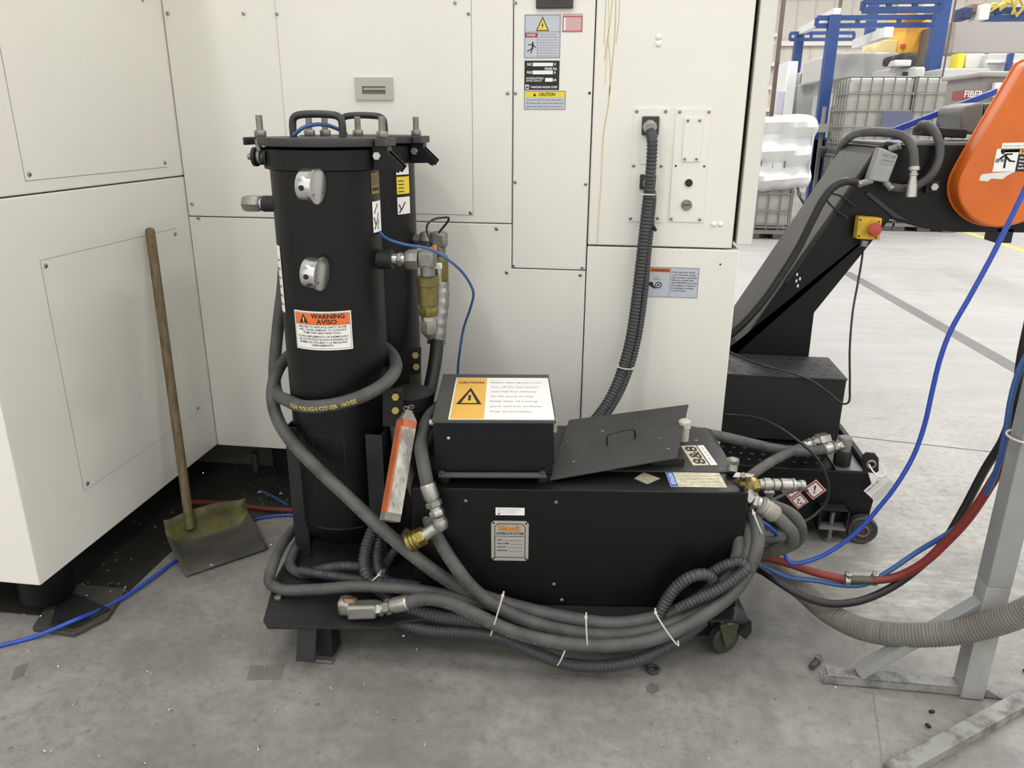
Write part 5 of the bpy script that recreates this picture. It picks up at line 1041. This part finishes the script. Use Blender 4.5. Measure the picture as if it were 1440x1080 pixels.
hose('cable_hose', 'hose looping round behind the zinc fitting back to the junction box', 'hose', [(1290,182,3.42),(1297,175,3.38),(1308,178,3.32),(1318,192,3.28),(1322,212,3.26),(1318,232,3.25),(1306,250,3.25),(1290,260,3.25),(1272,265,3.24),(1254,263,3.23)], .0155, RUB, K)
# emergency stop
es = thing('stop_button', W(1222,322,y=3.24), 'yellow emergency stop box with a red mushroom button on the conveyor side', 'emergency stop')
q = MB(); q.prism([W(x,y,y=3.235) for x,y in ((1204,336),(1237,338),(1241,307),(1208,304.5))],(0,.05,0),YELE,.004); q.build('box', es)
q = MB(); o = W(1227.5,322,y=3.235); q.lathe(o,(0,-1,0),[(.012,0),(.012,.012),(.025,.016),(.027,.024),(.022,.031),(.01,.034)],REDB,26); q.build('button', es)
q = MB(); a = W(1216,338,y=3.26); q.cyl(a, W(1214,346,y=3.26), .014, STEELD, 14); q.build('gland', es)
for px,py in ((1210,309),(1236,312),(1208,332),(1232,334)): q = MB(); q.dome(W(px,py,y=3.235),(0,-1,0),.004,.002,INK,10); q.build('box_screw', es)
hose('cable', 'thin black cable hanging from the emergency stop box to the perforated step', 'cable', [(1214,346,3.26),(1212,365,3.2),(1206,400,3.1),(1199,440,3.0),(1195,490,2.95),(1195,540,2.93),(1193,566,2.93),(1186,568,2.935),(1165,552,2.95),(1140,535,2.97),(1105,522,2.99),(1080,516,3.02),(1050,506,3.08),(1022,493,3.14)], .0042, CABLE, seg=10)
hose('cable', 'black cable curling from under the step across the hazard labels of the conveyor base', 'cable', [(1020,583,2.93),(1040,584,2.92),(1070,589,2.85),(1100,604,2.72),(1125,622,2.66),(1145,640,2.66),(1158,660,2.66),(1165,685,2.67),(1162,705,2.67),(1148,722,2.66),(1128,735,2.6),(1105,745,2.5)], .0052, CABLE, seg=10)
hose('cable', 'black cable crossing low from the valve towards the hazard labels', 'cable', [(1060,712,2.3),(1085,704,2.35),(1110,692,2.4),(1125,688,2.45),(1135,690,2.5)], .006, CABLE, seg=10)
# hoses from the cart to the conveyor base
r1 = thing('return_hose', W(1100,625,y=2.7), 'long grey-black hose from behind the tank to an elbow on the conveyor base', 'hose')
l1, p1 = hose('', '', '', [(950,600,2.50),(975,607,2.52),(1010,613,2.56),(1050,622,2.62),(1090,631,2.68),(1130,635,2.72),(1158,632,2.75)], .0185, RUB, root=r1)
e = crimp('', r1, p1[-1], W(1180,626,y=2.78)-p1[-1], .019, .035)
q = MB(); ek = W(1188,622,y=2.79); q.cyl(e, ek, .022, STEELD, 18); q.lathe(ek,(0,0,-1),[(.022,-.022),(.026,-.01),(.024,.02),(.024,.05)],STEELD,18); q.hexn(V((ek.x,ek.y,.282)),V((ek.x,ek.y,ek.z-.03)),.032,BLK3); q.build('elbow', r1)
r2 = thing('return_hose', W(1100,645,y=2.6), 'hose rising from the valve to a steel fitting in front of the perforated step', 'hose')
l2, p2_ = hose('', '', '', [(1052,672,2.42),(1065,662,2.46),(1085,649,2.55),(1110,636,2.68),(1130,628,2.80)], .0172, RUB, root=r2)
e = crimp('', r2, p2_[-1], W(1150,619,y=2.86)-p2_[-1], .018, .035)
q = MB(); q.hexn(e, W(1163,617,y=2.9), .026, STEEL); q.build('end_cap', r2)
# gear motor behind the head
gm = thing('gear_motor', W(1368,165,y=3.6), 'grey gear motor standing on the conveyor head behind the orange guard', 'motor')
q = MB(); gp = [W(x,y,y=3.55) for x,y in ((1352,186),(1380,190),(1384,150),(1383,143),(1356,149),(1351,160))]; q.prism(gp,(0,.26,0),mat('motor_grey','#6c6b66',.5),.015); q.build('housing', gm)
q = MB(); q.prism([W(x,y,y=3.56) for x,y in ((1384,188),(1440,190),(1440,140),(1384,146))],(0,.22,0),mat('motor_fins','#55554f',.5),.006)
for i in range(5): a = W(1388+i*10,187,y=3.555); c = W(1388+i*10,147,y=3.555); q.bb(a.x,a.x+.006,3.545,3.56,a.z,c.z,BLK2)
q.build('fin_body', gm)
q = MB(); a, c = W(1290,184,y=3.5), W(1352,188,y=3.5); q.bar(a, c, V((0,.12,0)), V((0,0,.035)), BLK3, .006); q.build('mount', gm)
# ------------------------------------------------------------------ hall behind
def wbox(q, px0, px1, py0, py1, y, dep, m, bev=0):
    a, c = W((px0+px1)/2, py1, y=y), W((px0+px1)/2, py0, y=y); hw = (W(px1,(py0+py1)/2,y=y).x-W(px0,(py0+py1)/2,y=y).x)/2; xm = (W(px0,(py0+py1)/2,y=y).x+W(px1,(py0+py1)/2,y=y).x)/2
    q.bb(xm-hw, xm+hw, y, y+dep, a.z, c.z, m, bev)
IBCW = mat('tote_plastic', '#aeaca4', .45, var=.12, scale=2.5); CAGE = mat('tote_cage', '#84847f', .4, .5); BLOT = mat('tote_label_blue', '#5c5f78', .5)
IBB = {}
def ibc(x, y, label, full=True):
    W_, D_, H_ = 1.08, .95, 1.0; z = 0
    t = thing('bulk_tote', (x,y,0), label, 'tote')
    return t
def ibc_parts(t, x, y, z, patch=None, blue=False):
    q = MB(); q.bb(x-.44,x+.44,y+.04,y+.70,z+.16,z+1.05,IBCW,.06)
    for k in range(3): q.bb(x-.442,x+.442,y+.036,y+.704,z+.33+.26*k,z+.345+.26*k,mat('tote_ridge','#9c9a92',.5))
    q.build('bottle', t)
    q = MB(); r = .011
    for i in range(7): xx = x-.46+.92*i/6; q.cyl((xx,y,z+.12),(xx,y,z+1.07),r,CAGE,8)
    for k in range(5): zz = z+.16+.225*k; q.cyl((x-.46,y-.01,zz),(x+.46,y-.01,zz),r,CAGE,8); q.cyl((x-.465,y,zz),(x-.465,y+.74,zz),r,CAGE,8); q.cyl((x+.465,y,zz),(x+.465,y+.74,zz),r,CAGE,8)
    for i in range(1,6): yy = y+.74*i/5; q.cyl((x-.465,yy,z+.12),(x-.465,yy,z+1.07),r,CAGE,8); q.cyl((x+.465,yy,z+.12),(x+.465,yy,z+1.07),r,CAGE,8)
    q.build('cage', t)
    q = MB(); q.bb(x-.46,x+.46,y,y+.74,z+.07,z+.12,CAGE)
    for i in range(3): q.bb(x-.46+.36*i,x-.28+.36*i,y,y+.74,z,z+.07,mat('tote_foot','#4e4d4b',.6))
    q.build('pallet_base', t)
    if patch: q = MB(); q.bb(x+.05,x+.45,y-.018,y-.012,z+.28,z+.62,patch); q.build('id_plate', t)
tB = W(1243,112,y=12.2); tC = W(1338,110,y=12.2); HT = 1.075
for t_, lo, hi, pt in ((tB,'pale caged tote under the upper tote left of the other stack','upper caged tote with a dark blue plate, behind the top of the conveyor slope',BLOT),(tC,'pale caged tote under the upper tote nearest the orange guard','upper caged tote behind the blue rail, nearest the orange guard',None)):
    for zz, lb_ in ((0,lo),(HT,hi)):
        t = thing('bulk_tote', (t_.x,12.2,zz), lb_, 'tote', 'caged totes'); ibc_parts(t, t_.x, 12.2, zz, pt if zz else None)
tA = W(1078,335,y=11.0)
tt = thing('bulk_tote', (tA.x,11.0,0), 'caged tote on the floor behind the machine corner, topped with crumpled plastic sheet', 'tote', 'caged totes'); ibc_parts(tt, tA.x-.18, 11.0, 0.0, None)
q = MB(); NX, NZ = 26, 16; rnd = random.Random(9); vs = []; fs = []
x0, x1 = tA.x-.80, tA.x+.44
def wob(u, v): return .05*math.sin(7*v*PI+2.2*u)+.03*math.sin(17*v+5*u)+.02*math.sin(31*u+11*v)
for j in range(NZ+1):
    for i in range(NX+1):
        u, v = i/NX, j/NZ
        if v < .8: z = .55+.22*(0 if u>.5 else 0)+(1.56-.55)*v/.8+ (.16*u if v<.1 else .16*u*(1-v)); y = 10.93+wob(u,v)*1.1; xx = x0+(x1-x0)*u+.03*math.sin(12*v)
        else: k = (v-.8)/.2; z = 1.56+.05*math.sin(PI*k)+.02*math.sin(9*u); y = 10.93+1.1*k; xx = x0+(x1-x0)*u
        vs.append(V((xx,y,z)))
for j in range(NZ):
    for i in range(NX): fs.append((j*(NX+1)+i,j*(NX+1)+i+1,(j+1)*(NX+1)+i+1,(j+1)*(NX+1)+i))
q.raw(vs, fs, mat('plastic_sheet','#dcdddd',.32,bump=.3,bscale=9)); nb = NX
q.raw([V((x1,10.93,.72)),V((x1,12.0,.72)),V((x1,12.0,1.57)),V((x1,10.93,1.57))],[(0,1,2,3)],mat('plastic_sheet','#dcdddd',.32))
ps = q.build('plastic_sheet', None, fixn=False, **P('crumpled white plastic sheet draped over the tote behind the machine corner','plastic sheet'))
ps.modifiers.new('thick','SOLIDIFY').thickness = .01
# blue steel crane frames
BST = mat('crane_blue', '#27457f', .45); WST = mat('runway_white', '#dedede', .4)
def post(px0, py0, px1, py1, y, w, label, floor_=True):
    a, c = W(px0,py0,y=y), W(px1,py1,y=y); x = (a.x+c.x)/2
    q = MB(); q.bb(x-w/2,x+w/2,y,y+w,0 if floor_ else c.z,a.z,BST,.01); return q.build('crane_post', None, **P(label,'post','blue crane posts'))
post(1176,20,1159,150,14,.17,'blue crane post standing left of the upper totes, with a grey pipe beside it')
post(1232,-10,1222,72,17,.17,'blue crane post behind the white machine block, left of the yellow column')
post(1331,-12,1313,112,13.5,.19,'thickest blue crane post, nearest of the three, rising behind the upper totes')
post(1126,44,1120,100,21,.2,'farthest blue crane post, at the left near the wall')
def rail(px0, px1, py0, py1, y, label):
    q = MB(); a, c = W(px0,py0,y=y), W(px1,py0,y=y); z1 = a.z; z0 = W(px0,py1,y=y).z; t = .035
    q.bb(a.x,c.x,y,y+.08,z1-t,z1+t,BST); q.bb(a.x,c.x,y,y+.08,z0-t,z0+t,BST); n = max(3,int((c.x-a.x)/.75))
    for i in range(n+1): xx = a.x+(c.x-a.x)*i/n; q.bb(xx-.03,xx+.03,y+.01,y+.07,z0,z1,BST)
    q.build('crane_rail', None, **P(label,'rail','blue overhead ladder rails'))
rail(1112,1202,46.5,55.5,20.5,'lowest and farthest blue ladder rail, left of the totes')
rail(1150,1325,25,36,14.1,'blue ladder rail at middle height fixed to the left crane post')
rail(1216,1326,1,14,11,'topmost blue ladder rail running to the thickest post')
rail(1222,1308,47,54.5,17.1,'blue ladder rail crossing the yellow column')
rail(1374,1470,15,25.5,11,'blue ladder rail at the upper right corner above the orange guard')
for (p0,p1,y0,y1,lb_) in (((1125,45),(1177,18),21,14.2,'white runway beam rising from the farthest post to the left post'),((1203,62),(1250,45),16,13,'white runway beam below the middle rail, left of the yellow column'),((1262,30),(1318,8),17,13.9,'bright white runway beam beside the thickest post')):
    a, c = W(*p0,y=y0), W(*p1,y=y1); q = MB(); q.bar(a, c, V((.12,0,0)), V((0,0,.14)), WST); q.build('runway_beam', None, **P(lb_,'beam','white runway beams'))
# thin drop pipes and cables
for (a_,c_,y,r,nm,lb_) in (((1102,-5),(1088,120),16,.03,'drop_pipe','thin dark pipe dropping beside the far wall, left of the farthest post'),((1104.5,-5),(1093,100),16.3,.02,'drop_pipe','second thin dark pipe right beside the first, left of the farthest post'),((1182,-5),(1172,90),14.4,.03,'drop_pipe','thin pipe just right of the left crane post'),((1342,5),(1326,110),10.4,.012,'hanging_cord','thin red-brown cord hanging right of the thickest post')):
    tp = W(*a_,y=y); bt_ = W(*c_,y=y); xm = (tp.x+bt_.x)/2
    q = MB(); q.cyl((xm,y,9.0), (xm,y,0 if nm == 'drop_pipe' else bt_.z), r, mat('pipe_brown','#6b5a55',.6), 8); q.build(nm, None, **P(lb_,'pipe'))
q = MB(); a, c = W(1160,150,y=13.8), W(1147,254,y=13.8); q.cyl(a, V((c.x,13.8,0)), .035, mat('pipe_grey','#8f8e8b',.5,.4), 12); q.cyl(a+V((.12,0,0)), V((c.x+.12,13.8,0)), .03, mat('pipe_grey','#8f8e8b'), 12); q.bb(a.x-.2,a.x+.25,13.7,13.8,W(1150,186,y=13.8).z,W(1150,174,y=13.8).z,mat('pipe_box','#a19f9c',.5)); q.build('standpipe', None, **P('pair of grey standpipes with a small box, in front of the left crane post','pipe'))
# machines
MG = mat('machine_grey', '#bcbcba', .5); MG2 = mat('machine_pale', '#cfcfcd', .45); MDK = mat('machine_dark', '#33302e', .5); MBL = mat('deep_blue_paint', '#232c66', .45)
def machine(name, label, cat, boxes, group=None):
    o = None; t = None
    for k, (nm, *b_) in enumerate(boxes):
        q = MB(); wbox(q, *b_)
        if t is None: t = thing(name, W((b_[0]+b_[1])/2, b_[3], y=b_[4]), label, cat, group)
        q.build(nm, t)
machine('grey_machine','tall grey machine cabinet behind the left crane post, with a dark motor on its top','machine',[('cabinet',1116,1180,118,235,17.6,2.0,MG,.03),('top_block',1122,1160,102,118,17.9,1.2,MG,.02),('motor',1133,1142,100,116,17.3,.5,MDK,.03),('motor_mount',1142,1158,104,114,17.3,.4,MDK,.02),('white_column',1102,1116,86,205,17.2,1.0,mat('column_white','#e2e2e2',.4),.02),('viewing_window',1092,1102,128,160,17.2,.2,mat('window_lilac','#c9cbda',.25),.01)])
machine('pale_machine','wide pale machine enclosure behind the upper left tote','machine',[('enclosure',1168,1262,74,112,14.6,2.2,MG,.03),('lower_body',1172,1264,110,240,14.8,1.8,MG,.03),('head',1258,1300,94,122,13.2,1.2,MG2,.03),('top_motor',1270,1291,73,94,13.0,.6,MDK,.05),('side_motor',1252,1260,78,92,13.1,.4,MDK,.04),('motor_plate',1258,1282,84,93,12.9,.3,MG2,.02),('hole',1271,1277,101,108,13.15,.06,MDK,.0)])
machine('yellow_column','yellow machine column behind the rails, left of the thickest post','machine column',[('column',1272,1304,28,76,15.2,1.2,mat('column_yellow','#e3a83c',.5),.03),('cap',1276,1306,14,28,15.0,1.0,mat('column_yellow','#e3a83c'),.02),('pale_door',1230,1262,56,76,15.5,.8,mat('door_cream','#e6d9a4',.5),.02),('red_mark',1268,1274,62,68,15.15,.1,PREDB,.0),('dark_arm',1304,1316,38,92,14.8,.5,mat('arm_grey','#6d6a66',.5),.03)])
machine('machine_bed','long pale beam of a machine above the right-hand tote','machine',[('beam',1324,1392,96,110,12.9,.8,MG,.02),('yellow_guard',1347,1356,75,96,13.1,.3,mat('guard_yellow','#e6d23c',.5),.01),('white_cover',1358,1384,75,97,13.2,.6,MG2,.02),('grey_back',1342,1452,27,75,14.5,.6,mat('backdrop_grey','#a5a09b',.6),.02),('right_cover',1388,1460,75,106,13.0,.8,MG,.02),('light_bar',1390,1450,84,88,12.95,.1,mat('bar_white','#efefef',.3),.0),('blue_upright',1418,1424,75,104,12.8,.1,BST,.0)])
machine('grey_console','dark grey console with a red label, behind the blue rail','console',[('body',1376,1432,104,150,8.2,.8,mat('console_grey','#8b8985',.5),.03),('top',1376,1430,100,108,8.15,.9,mat('console_top','#a6a4a0',.5),.02),('red_label',1354,1381,127,141,8.0,.25,mat('sign_red','#8f4a46',.5),.0),('white_panel',1398,1424,116,136,8.1,.06,PWHITE,.0)])
q = MB(); o = W(1355.5,136.5,y=8.0-.004); d = Decal(o,(1,0,0),(0,0,1)); d.text('FIBER',.0,.0,.055,PWHITE,'l',.16,.02,.001); d.build('sign_lettering', bpy.data.objects['grey_console'])
machine('blue_machine','dark blue machine arm and cabinet behind the plastic covered tote','machine',[('arm',1104,1138,173,188,13.0,.6,MBL,.05),('column',1120,1141,186,262,13.0,.8,MBL,.03),('cabinet',1134,1176,194,256,14.0,.9,MBL,.03),('pale_panel',1121,1131,240,266,12.9,.06,mat('panel_lilac','#bfb9bf',.5),.0),('chrome_wheel',1156,1168,206,222,13.4,.3,MDK,.05),('arm_tip',1104,1110,178,196,13.0,.3,MBL,.02)])
machine('barrier','small orange and yellow barrier seen past the machine corner','barrier',[('post',1070,1072,186,264,20.6,.1,mat('barrier_grey','#8f8c8a',.6),.0),('orange_board',1064,1082,176,186,20.5,.1,mat('barrier_orange','#e59a6a',.6),.0),('yellow_board',1094,1106,163,186,20.7,.1,mat('barrier_yellow','#e6b64a',.6),.0),('grey_box',1079,1092,172,190,20.3,.4,mat('barrier_grey','#8f8c8a',.6),.02)])
# blue hand rail on the far side of the conveyor
q = MB(); a, c = W(1255,184,y=3.82), W(1400,129,y=3.82); q.bar(a, c, V((0,.03,0)), V((0,0,.026)), mat('rail_blue','#27419c',.4)); k = W(1327,157,y=3.80); q.bar(k, V((k.x,3.80,1.25)), V((.035,0,0)), V((0,.03,0)), mat('rail_blue','#27419c')); k = W(1262,181,y=3.80); q.bar(k, V((k.x,3.80,1.25)), V((.035,0,0)), V((0,.03,0)), mat('rail_blue','#27419c')); q.build('hand_rail', None, **P('slanting blue steel rail behind the conveyor head','rail'))
# yellow air lines at the upper right
rnd = random.Random(21)
for i in range(6):
    pts = [W(1372+i*12+rnd.uniform(-4,4), 18+rnd.uniform(-6,6), y=10.95), W(1385+i*12, 4+rnd.uniform(-6,8), y=10.9), W(1400+i*10, 10+rnd.uniform(-8,10), y=10.98), W(1425+i*9, -8+rnd.uniform(-6,6), y=11.0)]
    q = MB(); q.tube(pts, .014, mat('yellow_line','#d3c05a',.5), 6); q.build('air_line', None, **P('thin yellow coiled air line at the upper right corner','air line','yellow air lines'))
machine('tool_bracket','small dark bracket with a white plate under the yellow air lines','bracket',[('dark_block',1354,1368,9,27,10.8,.3,mat('bracket_navy','#2e3c66',.5),.02),('white_plate',1378,1392,6,27,10.75,.3,PWHITE,.0),('brown_box',1366,1384,4,18,10.85,.2,mat('bracket_brown','#8a6f5a',.6),.02)])
# cables drooping beside the totes
hose('cable','black cable drooping to the floor beside the plastic covered tote','cable',[(1118,250,11.6),(1122,266,11.2),(1125,276,10.9),(1133,290,10.6),(1145,310,10.5),(1160,338,10.6)],.02,CABLE,seg=8)
# ------------------------------------------------------------------ lamps of the hall
LM = mat('lamp_diffuser', '#ffffff', .5, emit=('#fff6ea', 6.0)); HS = mat('lamp_housing', '#d8d8d8', .5)
k = 0
for lx in (-7.5,-2.5,2.5,7.5,13,18):
    for ly in (-3.5,.6,5.0,10,16,23):
        t = thing('ceiling_light', (lx,ly,8.3), 'long white ceiling lamp of the hall, out of the picture overhead', 'ceiling light', 'hall lamps')
        q = MB(); q.bb(lx-.15,lx+.15,ly-1.3,ly+1.3,8.30,8.40,HS); q.build('housing', t)
        q = MB(); q.bb(lx-.13,lx+.13,ly-1.25,ly+1.25,8.28,8.299,LM); q.build('diffuser', t)
        L_ = bpy.data.lights.new('lamp','AREA'); L_.shape = 'RECTANGLE'; L_.size = .3; L_.size_y = 2.6; L_.energy = {-3.5:{-7.5:220,-2.5:280,2.5:130,7.5:110,13:90}.get(lx,80),.6:{-7.5:90,-2.5:110,2.5:110,7.5:300,13:330}.get(lx,250),5.0:150}.get(ly,420)
        o = bpy.data.objects.new('lamp', L_); C.objects.link(o); o.location = (lx,ly,8.27)
wd = bpy.data.worlds.new('world'); bpy.context.scene.world = wd; wd.use_nodes = True
wd.node_tree.nodes['Background'].inputs[0].default_value = (1,.985,.95,1); wd.node_tree.nodes['Background'].inputs[1].default_value = 2.2
vs_ = bpy.context.scene.view_settings; vs_.view_transform = 'Standard'; vs_.look = 'None'; vs_.gamma = 1; vs_.use_curve_mapping = False; vs_.exposure = -.68
